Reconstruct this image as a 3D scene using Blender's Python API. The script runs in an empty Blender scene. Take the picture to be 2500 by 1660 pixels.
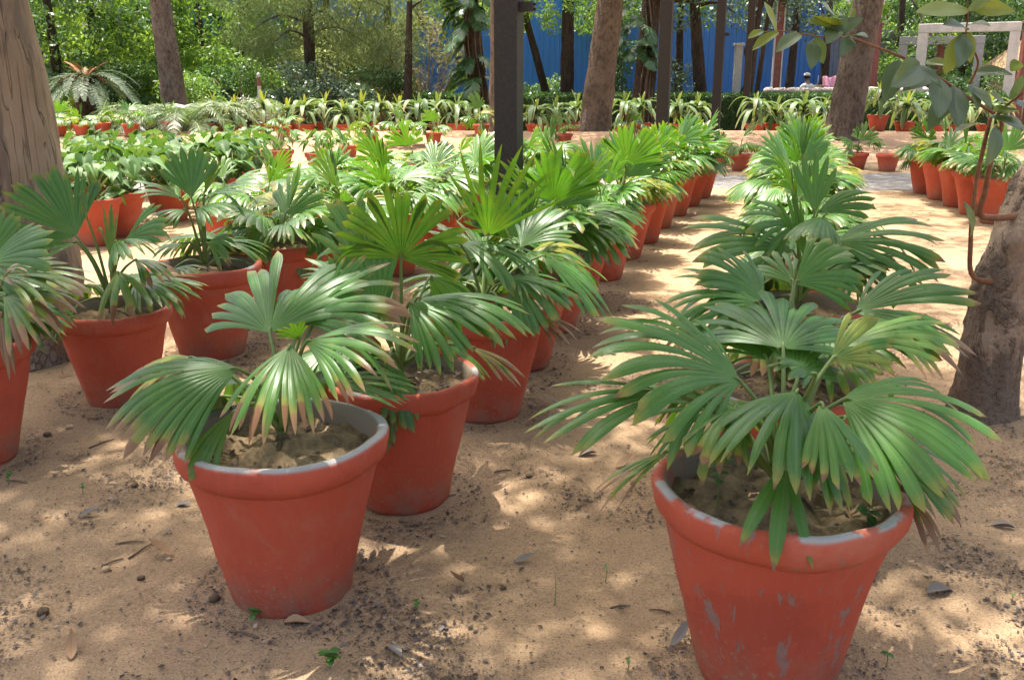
import bpy, math, random
import numpy as np
from mathutils import Vector, Matrix, noise

R = math.radians
scene = bpy.context.scene
COL = scene.collection

# ---------------------------------------------------------------- camera
FPX, PITCH, CAMH = 2350.0, R(15.46), 1.5
cam_d = bpy.data.cameras.new("camera"); cam = bpy.data.objects.new("camera", cam_d); COL.objects.link(cam)
cam.location = (0, 0, CAMH); cam.rotation_euler = (R(90) - PITCH, 0, 0)
cam_d.sensor_width = 36; cam_d.lens = FPX / 2500 * 36
cam_d.clip_start = 0.05; cam_d.clip_end = 2000
scene.camera = cam

# ---------------------------------------------------------------- sky, sun, exposure
SUN_TO = Vector((-0.16, 0.22, 0.96)).normalized()          # direction towards the sun
SHX, SHY = -SUN_TO.x / SUN_TO.z, -SUN_TO.y / SUN_TO.z        # ground shift of a shadow per metre of height
w = bpy.data.worlds.new("World"); scene.world = w; w.use_nodes = True
nt = w.node_tree
bg = nt.nodes["Background"]
sky = nt.nodes.new("ShaderNodeTexSky"); sky.sky_type = 'NISHITA'; sky.sun_disc = False
sky.sun_elevation = math.asin(SUN_TO.z); sky.sun_rotation = math.atan2(SUN_TO.x, SUN_TO.y)
sky.air_density = 1.0; sky.dust_density = 8.0; sky.ozone_density = 0.5
nt.links.new(sky.outputs[0], bg.inputs[0]); bg.inputs[1].default_value = 0.13
sl = bpy.data.lights.new("sun", 'SUN'); sl.energy = 3.3; sl.angle = R(0.53); sl.color = (1.0, 0.94, 0.84)
so = bpy.data.objects.new("sun", sl); COL.objects.link(so)
so.rotation_euler = SUN_TO.to_track_quat('Z', 'Y').to_euler(); so.location = (0, 0, 30)
scene.view_settings.view_transform = 'Standard'; scene.view_settings.look = 'None'
scene.view_settings.exposure = 1.88; scene.view_settings.gamma = 1.0
scene.cycles.max_bounces = 8; scene.cycles.diffuse_bounces = 4; scene.cycles.transmission_bounces = 4
scene.cycles.transparent_max_bounces = 4; scene.cycles.caustics_reflective = False; scene.cycles.caustics_refractive = False

# ---------------------------------------------------------------- measuring helpers (survey of the place)
CT, ST = math.cos(PITCH), math.sin(PITCH)
def ray(px, py):
    u = (px * 1.0588 - 1250) / FPX; v = (py * 1.0588 - 830) / FPX
    return Vector((u, CT - v * ST, -(ST + v * CT)))
def P(px, py, Y):
    d = ray(px, py); return Vector((0, 0, CAMH)) + d * (Y / d.y)

def sstep(a, b, x):
    t = min(1, max(0, (x - a) / (b - a))); return t * t * (3 - 2 * t)
def gh(x, y):
    amp = 1 - sstep(7, 11, y)
    yy = y + 0.2 * math.sin(x * 0.8) + 0.1 * math.sin(x * 2.3 + 1)
    h = 0.33 * sstep(17.0, 20.3, yy) * (1 - sstep(20.7, 22.0, yy))
    if amp > 0:
        h += amp * (0.020 * noise.noise((x * 1.1, y * 1.1, 3.0)) + 0.011 * noise.noise((x * 3.7, y * 3.7, 9.0))
                    + 0.006 * noise.noise((x * 9, y * 9, 5.0)))
    elif 17 < y < 26:
        h += 0.02 * noise.noise((x * 2.2, y * 2.2, 3.0))
    return h

# ---------------------------------------------------------------- object helpers
def mk(name, v, f, mat, parent=None, uv=None, smooth=True, loc=None):
    me = bpy.data.meshes.new(name)
    if isinstance(f, np.ndarray):
        v = np.asarray(v, dtype=np.float32)
        me.vertices.add(len(v)); me.vertices.foreach_set("co", v.ravel())
        k = f.shape[1]
        me.loops.add(f.size); me.loops.foreach_set("vertex_index", f.ravel().astype(np.int32))
        me.polygons.add(len(f)); me.polygons.foreach_set("loop_start", np.arange(0, f.size, k, dtype=np.int32))
        me.update(calc_edges=True)
    else:
        me.from_pydata([tuple(p) for p in v], [], f)
    if uv is not None:
        uv = np.asarray(uv, dtype=np.float32)
        li = np.empty(len(me.loops), dtype=np.int32); me.loops.foreach_get("vertex_index", li)
        lay = me.uv_layers.new(name="UVMap"); lay.data.foreach_set("uv", uv[li].ravel())
    if smooth:
        me.polygons.foreach_set("use_smooth", np.ones(len(me.polygons), dtype=bool))
    if mat: me.materials.append(mat)
    me.validate(); me.update()
    o = bpy.data.objects.new(name, me); COL.objects.link(o)
    if parent is not None: o.parent = parent
    if loc is not None: o.location = loc
    return o
def inst(name, data, parent=None, loc=(0, 0, 0), rot=(0, 0, 0), sc=(1, 1, 1)):
    o = bpy.data.objects.new(name, data); COL.objects.link(o)
    o.parent = parent; o.location = loc; o.rotation_euler = rot
    o.scale = (sc, sc, sc) if isinstance(sc, (int, float)) else sc
    return o
def tag(o, label, cat, group=None):
    o["label"] = label; o["category"] = cat
    if group: o["group"] = group
    return o
def thing(name, label, cat, loc=(0, 0, 0), group=None, rz=0):
    o = bpy.data.objects.new(name, None); COL.objects.link(o); o.location = loc; o.rotation_euler = (0, 0, rz)
    o.empty_display_size = 0.1
    return tag(o, label, cat, group)
def ordinal(i):
    return ["first", "second", "third", "fourth", "fifth", "sixth", "seventh", "eighth", "ninth", "tenth", "eleventh",
            "twelfth", "thirteenth", "fourteenth", "fifteenth", "sixteenth", "seventeenth", "eighteenth", "nineteenth", "twentieth",
            "twenty-first", "twenty-second", "twenty-third", "twenty-fourth", "twenty-fifth", "twenty-sixth"][i]
def box_mesh(x0, x1, y0, y1, z0, z1):
    v = [(x, y, z) for z in (z0, z1) for y in (y0, y1) for x in (x0, x1)]
    f = [(0, 2, 3, 1), (4, 5, 7, 6), (0, 1, 5, 4), (2, 6, 7, 3), (0, 4, 6, 2), (1, 3, 7, 5)]
    return v, f
def bevel(o, wdt, seg=2):
    m = o.modifiers.new("bevel", 'BEVEL'); m.width = wdt; m.segments = seg; m.limit_method = 'ANGLE'
    return o

def tube(pts, rad, n=8, amp=0.0, fr=3.0, seed=0, cap=True, sub=1, lump=None):
    """swept tube along a polyline; returns verts, faces, uv (u round, v metres along)"""
    pts = [Vector(p) for p in pts]; rad = list(rad)
    if sub > 1:                                              # Catmull-Rom refinement
        q, r2 = [], []
        for i in range(len(pts) - 1):
            p0, p1, p2, p3 = pts[max(0, i - 1)], pts[i], pts[i + 1], pts[min(len(pts) - 1, i + 2)]
            for k in range(sub):
                t = k / sub
                q.append(0.5 * ((2 * p1) + (p2 - p0) * t + (2 * p0 - 5 * p1 + 4 * p2 - p3) * t * t + (3 * p1 - p0 - 3 * p2 + p3) * t ** 3))
                r2.append(rad[i] + (rad[i + 1] - rad[i]) * t)
        q.append(pts[-1]); r2.append(rad[-1]); pts, rad = q, r2
    V, F, U = [], [], []
    ref = Vector((1, 0, 0.01)); L = 0
    m = len(pts)
    for i in range(m):
        d = (pts[min(m - 1, i + 1)] - pts[max(0, i - 1)]).normalized()
        if i: L += (pts[i] - pts[i - 1]).length
        a = (ref - d * ref.dot(d))
        if a.length < 1e-3: a = Vector((0, 1, 0)) - d * d.y
        a.normalize(); b = d.cross(a); ref = a
        for k in range(n):
            an = 2 * math.pi * k / n
            o = a * math.cos(an) + b * math.sin(an)
            r = rad[i]
            if amp:
                p = pts[i] + o * r
                r *= 1 + amp * (noise.fractal((p.x * fr + seed, p.y * fr, p.z * fr * 0.6), 0.6, 2.0, 4))
            if lump: r += lump(pts[i], o, an)
            V.append(pts[i] + o * r); U.append((k / n, L))
    for i in range(m - 1):
        for k in range(n):
            k2 = (k + 1) % n
            F.append((i * n + k, i * n + k2, (i + 1) * n + k2, (i + 1) * n + k))
    if cap:
        V.append(pts[0]); U.append((0, 0)); V.append(pts[-1]); U.append((0, L)); c0, c1 = len(V) - 2, len(V) - 1
        for k in range(n):
            k2 = (k + 1) % n
            F.append((c0, k2, k)); F.append((c1, (m - 1) * n + k, (m - 1) * n + k2))
    return V, F, U

def lathe(prof, n=48, amp=0.0, fr=6.0, seed=0, closed_ends=True):
    V, F = [], []
    for r, z in prof:
        for k in range(n):
            a = 2 * math.pi * k / n
            x, y = math.cos(a), math.sin(a)
            q = r
            if amp: q = r + amp * noise.fractal((x * fr * 0.3 + seed, y * fr * 0.3, z * fr), 0.7, 2.0, 3) + amp * 0.9 * noise.noise((x * 1.1 + seed * 3, y * 1.1, z * 1.5))
            V.append((q * x, q * y, z + (amp * 0.8 * noise.noise((x * 2.2 + seed, y * 2.2, 7.7)) if (amp and z > 0.3) else 0)))
    m = len(prof)
    for i in range(m - 1):
        for k in range(n):
            k2 = (k + 1) % n
            F.append((i * n + k, i * n + k2, (i + 1) * n + k2, (i + 1) * n + k))
    return V, F

# ---------------------------------------------------------------- material helpers
class NT:
    def __init__(s, name):
        s.m = bpy.data.materials.new(name); s.m.use_nodes = True
        s.t = s.m.node_tree; s.t.nodes.clear()
        s.out = s.n("ShaderNodeOutputMaterial")
    def n(s, typ, **kw):
        nd = s.t.nodes.new(typ)
        for k, v in kw.items():
            setattr(nd, k, v)
        return nd
    def link(s, a, b): s.t.links.new(a, b)
    def put(s, sock, v):
        if v is None: return
        if hasattr(v, "is_output") or isinstance(v, bpy.types.NodeSocket): s.link(v, sock)
        elif isinstance(v, (tuple, list)) and len(v) == 3 and sock.type == 'RGBA': sock.default_value = (*v, 1)
        else: sock.default_value = v
    def coord(s, which="Object"): return s.n("ShaderNodeTexCoord").outputs[which]
    def mapping(s, vec, sc=(1, 1, 1), loc=(0, 0, 0), rot=(0, 0, 0)):
        nd = s.n("ShaderNodeMapping"); s.link(vec, nd.inputs[0])
        nd.inputs["Scale"].default_value = sc; nd.inputs["Location"].default_value = loc; nd.inputs["Rotation"].default_value = rot
        return nd.outputs[0]
    def noise(s, vec, scale, detail=4, rough=0.55, dist=0.0):
        nd = s.n("ShaderNodeTexNoise"); s.put(nd.inputs["Vector"], vec); nd.inputs["Scale"].default_value = scale
        nd.inputs["Detail"].default_value = detail; nd.inputs["Roughness"].default_value = rough; nd.inputs["Distortion"].default_value = dist
        return nd.outputs["Fac"]
    def voro(s, vec, scale, feature='F1', out="Distance"):
        nd = s.n("ShaderNodeTexVoronoi"); nd.feature = feature; s.put(nd.inputs["Vector"], vec); nd.inputs["Scale"].default_value = scale
        return nd.outputs[out]
    def ramp(s, fac, stops, mode='LINEAR'):
        nd = s.n("ShaderNodeValToRGB"); s.put(nd.inputs[0], fac); cr = nd.color_ramp; cr.interpolation = mode
        while len(cr.elements) > 1: cr.elements.remove(cr.elements[-1])
        cr.elements[0].position = stops[0][0]; cr.elements[0].color = (*stops[0][1], 1)
        for p, c in stops[1:]:
            e = cr.elements.new(p); e.color = (*c, 1)
        return nd.outputs[0]
    def rng(s, v, a, b, c=0.0, d=1.0, smooth=True):
        nd = s.n("ShaderNodeMapRange"); nd.interpolation_type = 'SMOOTHSTEP' if smooth else 'LINEAR'; nd.clamp = True if not smooth else nd.clamp
        s.put(nd.inputs[0], v); s.put(nd.inputs[1], a); s.put(nd.inputs[2], b); s.put(nd.inputs[3], c); s.put(nd.inputs[4], d)
        return nd.outputs[0]
    def math(s, op, a, b=None, clamp=False):
        nd = s.n("ShaderNodeMath", operation=op); nd.use_clamp = clamp; s.put(nd.inputs[0], a)
        if b is not None: s.put(nd.inputs[1], b)
        return nd.outputs[0]
    def mix(s, fac, a, b, mode='MIX'):
        nd = s.n("ShaderNodeMix"); nd.data_type = 'RGBA'; nd.blend_type = mode; nd.clamp_factor = True
        s.put(nd.inputs[0], fac); s.put(nd.inputs[6], a); s.put(nd.inputs[7], b)
        return nd.outputs[2]
    def sep(s, v):
        nd = s.n("ShaderNodeSeparateXYZ"); s.link(v, nd.inputs[0]); return nd.outputs
    def attr(s, name):
        nd = s.n("ShaderNodeAttribute", attribute_type='OBJECT', attribute_name=name); return nd.outputs["Fac"]
    def orand(s): return s.n("ShaderNodeObjectInfo").outputs["Random"]
    def bump(s, h, strength=0.3, dist=0.01):
        nd = s.n("ShaderNodeBump"); s.put(nd.inputs["Height"], h); nd.inputs["Strength"].default_value = strength; nd.inputs["Distance"].default_value = dist
        return nd.outputs[0]
    def bsdf(s, col, rough=0.7, spec=0.3, normal=None, metal=0.0):
        nd = s.n("ShaderNodeBsdfPrincipled"); s.put(nd.inputs["Base Color"], col); s.put(nd.inputs["Roughness"], rough)
        s.put(nd.inputs["Specular IOR Level"], spec); nd.inputs["Metallic"].default_value = metal
        if normal is not None: s.link(normal, nd.inputs["Normal"])
        return nd.outputs[0]
    def done(s, sh):
        s.link(sh, s.out.inputs[0]); return s.m
    def leafy(s, col, tcol, tf=0.35, rough=0.4, spec=0.5, normal=None):
        b = s.bsdf(col, rough, spec, normal)
        t = s.n("ShaderNodeBsdfTranslucent"); s.put(t.inputs[0], tcol)
        if normal is not None: s.link(normal, t.inputs[1])
        mx = s.n("ShaderNodeMixShader"); mx.inputs[0].default_value = tf; s.link(b, mx.inputs[1]); s.link(t.outputs[0], mx.inputs[2])
        return s.done(mx.outputs[0])

def m_palm():
    s = NT("fan_palm_leaf")
    uv = s.sep(s.coord("UV")); u, v = uv[0], uv[1]
    fr = s.math('FRACT', u); idx = s.math('FLOOR', u); rnd = s.orand()
    wn = s.n("ShaderNodeTexWhiteNoise", noise_dimensions='1D'); s.link(s.math('ADD', idx, s.math('MULTIPLY', rnd, 317.0)), wn.inputs["W"])
    r = wn.outputs["Value"]
    ob = s.coord("Object")
    c = s.mix(rnd, (0.024, 0.098, 0.014), (0.058, 0.168, 0.022))
    c = s.mix(s.math('MULTIPLY', r, 0.35), c, (0.085, 0.19, 0.035))
    c = s.mix(s.rng(s.noise(ob, 22.0, 5, 0.65), 0.50, 0.72, 0, 0.16), c, (0.14, 0.20, 0.05))
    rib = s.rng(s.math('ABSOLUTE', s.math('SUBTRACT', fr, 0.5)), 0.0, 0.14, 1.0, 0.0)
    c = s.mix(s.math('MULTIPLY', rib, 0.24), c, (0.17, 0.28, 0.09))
    fold = s.rng(s.math('ABSOLUTE', s.math('SUBTRACT', fr, 0.5)), 0.30, 0.48, 0.0, 1.0); c = s.mix(s.math('MULTIPLY', fold, 0.24), c, (0.016, 0.055, 0.012))  # pleat shade put into the colour: segment edges darkened
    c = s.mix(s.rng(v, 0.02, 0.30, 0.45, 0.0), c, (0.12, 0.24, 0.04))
    dust = s.rng(s.noise(ob, 9.0, 5, 0.6), 0.45, 0.75)
    c = s.mix(s.math('MULTIPLY', dust, 0.08), c, (0.22, 0.25, 0.16))
    spot = s.math('MULTIPLY', s.rng(s.noise(ob, 75.0, 2), 0.70, 0.76), 0.6); c = s.mix(spot, c, (0.22, 0.15, 0.06))
    yel = s.math('MULTIPLY', s.attr("yellow"), s.rng(s.noise(ob, 14.0, 4), 0.3, 0.6), clamp=True)
    c = s.mix(yel, c, (0.38, 0.30, 0.045))
    b = s.attr("brown")
    edge = s.math('SUBTRACT', 1.04, s.math('MULTIPLY', b, s.math('ADD', 0.35, s.math('MULTIPLY', r, 1.3))))
    vv = s.math('ADD', v, s.math('MULTIPLY', s.math('SUBTRACT', s.noise(ob, 40.0, 3), 0.5), 0.12))
    ym = s.rng(vv, s.math('SUBTRACT', edge, 0.16), edge)
    c = s.mix(s.math('MULTIPLY', ym, 0.6), c, (0.30, 0.24, 0.04))
    bm = s.rng(vv, s.math('SUBTRACT', edge, 0.03), s.math('ADD', edge, 0.02))
    c = s.mix(bm, c, s.mix(r, (0.36, 0.23, 0.11), (0.17, 0.08, 0.032)))
    hs = s.n("ShaderNodeHueSaturation"); hs.inputs["Saturation"].default_value = 1.15; hs.inputs["Value"].default_value = 2.3; s.link(c, hs.inputs["Color"])
    tcol = s.mix(0.5, hs.outputs[0], (0.20, 0.42, 0.02))
    tcol = s.mix(bm, tcol, c)
    fine = s.n("ShaderNodeTexWave"); fine.inputs["Scale"].default_value = 1.0
    h = s.math('SINE', s.math('MULTIPLY', fr, 37.0))
    nrm = s.bump(h, 0.12, 0.002)
    return s.leafy(c, tcol, 0.25, s.rng(s.noise(ob, 12.0, 4), 0.3, 0.7, 0.26, 0.42), 0.42, nrm)

def m_stalk(name, c0, c1, rough=0.5):
    s = NT(name); c = s.mix(s.noise(s.coord(), 18.0), c0, c1)
    c = s.mix(s.math('MULTIPLY', s.attr("brown"), 0.8), c, (0.2, 0.1, 0.05))
    return s.done(s.bsdf(c, rough, 0.4))

def m_leaf(name, dark, light, trans, tf=0.35, rough=0.42, spec=0.5, dusty=0.0):
    s = NT(name); uv = s.sep(s.coord("UV"))
    c = s.mix(uv[0], dark, light)
    if dusty: c = s.mix(dusty, c, (0.32, 0.33, 0.27))
    t = s.mix(uv[0], [x * 0.6 for x in trans], trans)
    return s.leafy(c, t, tf, rough, spec)

def m_pot():
    s = NT("red_painted_cement"); ob = s.coord(); rnd = s.orand()
    off = s.n("ShaderNodeVectorMath", operation='ADD'); s.link(ob, off.inputs[0]); s.link(s.math('MULTIPLY', rnd, 40.0), off.inputs[1]); p = off.outputs[0]
    c = s.mix(s.noise(p, 3.0, 4), (0.40, 0.070, 0.040), (0.50, 0.104, 0.057))
    c = s.mix(s.math('MULTIPLY', rnd, 0.35), c, (0.43, 0.10, 0.05))
    blot = s.noise(p, 2.2, 6, 0.7, 0.5); c = s.mix(s.rng(blot, 0.50, 0.66, 0, 0.42), c, (0.44, 0.19, 0.13)); c = s.mix(s.rng(blot, 0.48, 0.34, 0, 0.45), c, (0.29, 0.056, 0.036))
    streak = s.noise(s.mapping(p, (22, 22, 1.6)), 3.0, 5, 0.6)
    c = s.mix(s.rng(streak, 0.52, 0.75, 0, 0.16), c, (0.46, 0.19, 0.125))
    z = s.sep(ob)[2]
    dirt = s.math('MULTIPLY', s.rng(z, 0.0, 0.20, 1.0, 0.0), s.rng(s.noise(p, 9.0, 6, 0.7), 0.38, 0.66))
    c = s.mix(s.math('MULTIPLY', dirt, 0.75), c, (0.27, 0.185, 0.13))
    spl = s.math('MULTIPLY', s.rng(s.noise(p, 70.0, 3), 0.60, 0.68), s.rng(z, 0.30, 0.05, 0.0, 0.8)); c = s.mix(spl, c, (0.30, 0.21, 0.14))
    wear = s.attr("wear")
    wn = s.math('ADD', s.math('MULTIPLY', s.noise(s.mapping(p, (2.0, 2.0, 0.8)), 8.0, 6, 0.62, 0.5), 0.75), s.math('MULTIPLY', streak, 0.25))
    th = s.math('SUBTRACT', 0.75, s.math('MULTIPLY', wear, 0.20))
    wm = s.rng(wn, th, s.math('ADD', th, 0.05))
    cem = s.mix(s.noise(p, 30.0, 4), (0.15, 0.135, 0.12), (0.27, 0.245, 0.22))
    c = s.mix(s.math('MULTIPLY', wm, 0.70), c, cem)
    up = s.sep(s.n("ShaderNodeNewGeometry").outputs["Normal"])[2]
    rm = s.math('MULTIPLY', s.math('MULTIPLY', s.rng(up, 0.35, 0.8), s.rng(z, 0.44, 0.47)), s.rng(s.noise(p, 7.0, 5), s.math('SUBTRACT', 0.72, s.math('MULTIPLY', s.attr("rimwear"), 0.46)), s.math('SUBTRACT', 0.80, s.math('MULTIPLY', s.attr("rimwear"), 0.46))))
    c = s.mix(rm, c, s.mix(s.noise(p, 25.0), (0.30, 0.29, 0.27), (0.44, 0.425, 0.395)))
    inn = s.math('MULTIPLY', s.rng(s.math('LENGTH' if False else 'SQRT', s.math('ADD', s.math('POWER', s.sep(ob)[0], 2.0), s.math('POWER', s.sep(ob)[1], 2.0))), 0.262, 0.272, 1.0, 0.0), s.rng(z, 0.42, 0.44))
    c = s.mix(s.math('MULTIPLY', inn, s.rng(s.noise(p, 5.0), 0.25, 0.5)), c, (0.24, 0.19, 0.14))
    h = s.math('ADD', s.math('MULTIPLY', streak, 0.5), s.math('ADD', s.math('MULTIPLY', s.noise(p, 45.0, 5), 0.5), s.math('MULTIPLY', wm, -0.5)))
    return s.done(s.bsdf(c, 0.78, 0.25, s.bump(h, 0.5, 0.006)))

def m_soil(name, a, b, sc=14):
    s = NT(name); ob = s.coord(); n1 = s.noise(ob, sc, 6, 0.65)
    c = s.mix(s.rng(n1, 0.3, 0.7), a, b)
    return s.done(s.bsdf(c, 0.95, 0.1, s.bump(s.noise(ob, sc * 3, 6, 0.7), 0.7, 0.01)))

def m_ground():
    s = NT("sandy_ground"); ob = s.coord()
    n1 = s.noise(ob, 0.9, 5, 0.6); n2 = s.noise(ob, 4.5, 6, 0.65); n3 = s.noise(ob, 60.0, 5, 0.7)
    c = s.mix(s.rng(n1, 0.35, 0.68), (0.41, 0.278, 0.162), (0.315, 0.212, 0.126))
    c = s.mix(s.rng(n2, 0.50, 0.72, 0, 0.55), c, (0.20, 0.135, 0.085))
    c = s.mix(s.rng(n3, 0.50, 0.72, 0, 0.6), c, (0.19, 0.135, 0.09))
    n4 = s.noise(ob, 150.0, 3, 0.6); c = s.mix(s.rng(n4, 0.54, 0.66, 0, 0.55), c, (0.12, 0.09, 0.065)); c = s.mix(s.rng(n4, 0.44, 0.34, 0, 0.45), c, (0.50, 0.40, 0.28))
    sp = s.voro(ob, 110.0)
    c = s.mix(s.math('MULTIPLY', s.rng(sp, 0.10, 0.22, 1.0, 0.0), s.rng(s.noise(ob, 3.0, 4), 0.45, 0.65)), c, (0.10, 0.075, 0.055))
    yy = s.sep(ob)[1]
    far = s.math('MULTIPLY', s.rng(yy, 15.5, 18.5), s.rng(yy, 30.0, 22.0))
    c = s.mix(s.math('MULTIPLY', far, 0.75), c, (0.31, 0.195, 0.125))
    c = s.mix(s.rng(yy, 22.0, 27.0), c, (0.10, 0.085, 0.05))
    h = s.math('ADD', s.math('MULTIPLY', n3, 0.4), s.math('ADD', s.math('MULTIPLY', s.noise(ob, 18.0, 6, 0.7), 1.0), s.math('MULTIPLY', s.noise(ob, 200.0, 3), 0.15)))
    return s.done(s.bsdf(c, 0.95, 0.12, s.bump(h, 0.8, 0.022)))

def m_bark(name, a, b, crack=(0.05, 0.04, 0.03), sc=5.0, zs=0.35, bs=0.8, bd=0.03, vs=9.0):
    s = NT(name); ob = s.coord()
    p = s.mapping(ob, (1, 1, zs))
    n1 = s.noise(p, sc, 6, 0.65); vd = s.voro(s.mapping(ob, (1, 1, 0.5)), vs, 'DISTANCE_TO_EDGE')
    c = s.mix(s.rng(n1, 0.3, 0.7), a, b)
    cr = s.rng(vd, 0.0, 0.07, 1.0, 0.0)
    n2 = s.noise(p, sc * 4, 5, 0.7)
    c = s.mix(s.math('MULTIPLY', cr, s.rng(n1, 0.4, 0.6, 0.02, 0.25)), c, crack)
    c = s.mix(s.rng(n2, 0.48, 0.68, 0, 0.75), c, crack)
    h = s.math('ADD', s.math('MULTIPLY', n2, 1.0), s.math('ADD', n1, s.math('MULTIPLY', cr, -0.25)))
    return s.done(s.bsdf(c, 0.9, 0.15, s.bump(h, bs, bd)))

def m_litter():
    s = NT("dry_litter"); u = s.sep(s.coord("UV"))[0]
    c = s.ramp(u, [(0.0, (0.045, 0.035, 0.03)), (0.35, (0.085, 0.065, 0.055)), (0.6, (0.17, 0.145, 0.13)), (0.8, (0.27, 0.17, 0.09)), (0.93, (0.36, 0.30, 0.24)), (1.0, (0.30, 0.15, 0.08))])
    return s.done(s.bsdf(c, 0.85, 0.2))

def m_plain(name, a, b, rough=0.7, sc=8.0, spec=0.3, bs=0.2, bd=0.005, metal=0.0):
    s = NT(name); ob = s.coord(); n = s.noise(ob, sc, 5, 0.6)
    return s.done(s.bsdf(s.mix(s.rng(n, 0.3, 0.7), a, b), rough, spec, s.bump(s.noise(ob, sc * 6, 4), bs, bd), metal))

M = {}
M['palm'] = m_palm()
M['stalk'] = m_stalk("palm_stalk", (0.10, 0.17, 0.045), (0.17, 0.22, 0.06))
M['stem'] = m_plain("fibrous_palm_stem", (0.07, 0.05, 0.03), (0.15, 0.11, 0.06), 0.9, 30, bs=0.8)
M['pot'] = m_pot()
M['soil'] = m_soil("pot_soil", (0.15, 0.105, 0.062), (0.33, 0.235, 0.135), 24)
M['ground'] = m_ground()
M['gravel'] = m_soil("grey_gravel", (0.15, 0.14, 0.13), (0.23, 0.215, 0.20), 30)
M['litter'] = m_litter()
M['iron'] = m_plain("dark_painted_iron", (0.018, 0.0145, 0.0135), (0.034, 0.027, 0.025), 0.55, 60, 0.45, 0.5, 0.003)
M['iron2'] = m_plain("rust_brown_iron", (0.024, 0.016, 0.0145), (0.040, 0.026, 0.022), 0.55, 40, 0.4, 0.5, 0.003)
M['bark_tan'] = m_bark("tan_flaking_bark", (0.25, 0.18, 0.13), (0.15, 0.11, 0.082), (0.075, 0.055, 0.042), 3.6, 0.6, 1.0, 0.05, 16)
M['bark_grey'] = m_bark("grey_brown_bark", (0.20, 0.155, 0.125), (0.115, 0.09, 0.074), (0.06, 0.045, 0.036), 3.6, 0.5, 1.0, 0.05, 14)
M['bark_dark'] = m_bark("dark_bark", (0.085, 0.06, 0.045), (0.05, 0.037, 0.03), (0.02, 0.015, 0.012), 6, 0.3, 1.0, 0.03, 10)
# ================================================================ SETTING
def axis(lo, hi, d0, d1, step, far):
    a = list(np.arange(d0, d1, step)); s = step; x = d1
    while x < hi: a.append(x); s = min(s * 1.16, far); x += s
    a.append(hi); s = step; x = d0 - step; pre = []
    while x > lo: pre.append(x); s = min(s * 1.16, far); x -= s
    return np.array([lo] + pre[::-1] + a)
gx = axis(-300, 300, -2.6, 2.6, 0.028, 40.0); gy = axis(-200, 600, 1.2, 5.6, 0.028, 40.0)
gy = np.unique(np.concatenate([gy, np.arange(17, 23, 0.3)]))
GV = np.array([(x, y, gh(x, y)) for y in gy for x in gx], dtype=np.float32)
nx, ny = len(gx), len(gy)
ii = (np.arange(ny - 1)[:, None] * nx + np.arange(nx - 1)[None, :]).ravel()
GF = np.stack([ii, ii + 1, ii + nx + 1, ii + nx], 1)
gnd = mk("ground", GV, GF, M['ground']); gnd["kind"] = "structure"

# grey gravel path crossing behind the rows
pv, pf = [], []
xs = np.arange(-30, 36, 0.5)
for i, x in enumerate(xs):
    y0 = 12.95 + 0.15 * math.sin(x * 0.9) + 0.10 * math.sin(x * 2.7); y1 = 15.05 + 0.12 * math.sin(x * 1.1 + 1) + 0.08 * math.sin(x * 3.1)
    for k in range(5):
        pv.append((x, y0 + (y1 - y0) * k / 4, (0.012 if 0 < k < 4 else 0.003)))
    if i:
        for k in range(4): a = (i - 1) * 5 + k; pf.append((a, a + 5, a + 6, a + 1))
o = mk("path", pv, pf, M['gravel']); o["kind"] = "structure"

# ---------------------------------------------------------------- leaf clouds
def cloud(rs, pts, L, W, droop=0.4, up=0.0, jit=0.35):
    pts = np.asarray(pts, dtype=np.float64); n = len(pts)
    d = rs.normal(size=(n, 3)); d /= np.linalg.norm(d, axis=1)[:, None]
    d[:, 2] -= droop; d /= np.linalg.norm(d, axis=1)[:, None] + 1e-9
    q = rs.normal(size=(n, 3)); q[:, 2] *= 0.6; q -= (q * d).sum(1)[:, None] * d; q /= np.linalg.norm(q, axis=1)[:, None] + 1e-9
    nn = np.cross(d, q)
    l = (L * (1 + jit * rs.uniform(-1, 1, n)))[:, None]; wd = (W * (1 + jit * rs.uniform(-1, 1, n)))[:, None] * 0.5
    mid = pts + d * l * 0.45
    V = np.stack([pts, mid + q * wd + nn * wd * 0.3, pts + d * l - nn * wd * 0.2, mid - q * wd + nn * wd * 0.3], 1).reshape(-1, 3)
    F = np.arange(n * 4, dtype=np.int32).reshape(n, 4)
    U = np.repeat(np.stack([rs.uniform(0, 1, n), rs.uniform(0, 1, n)], 1), 4, axis=0)
    return V, F, U
def blobs(rs, centers, radii, per):
    out = []
    for c, r in zip(centers, radii):
        p = rs.normal(size=(per, 3)); p /= np.linalg.norm(p, axis=1)[:, None]
        p *= (rs.uniform(0.25, 1.0, per) ** 0.5)[:, None] * np.asarray(r if hasattr(r, '__len__') else (r, r, r * 0.75))
        out.append(p + np.asarray(c))
    return np.concatenate(out)
def stack(*vfus):
    V, F, U, n = [], [], [], 0
    for v, f, u in vfus:
        V.append(v); F.append(f + n); U.append(u); n += len(v)
    return np.concatenate(V), np.concatenate(F), np.concatenate(U)

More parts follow.
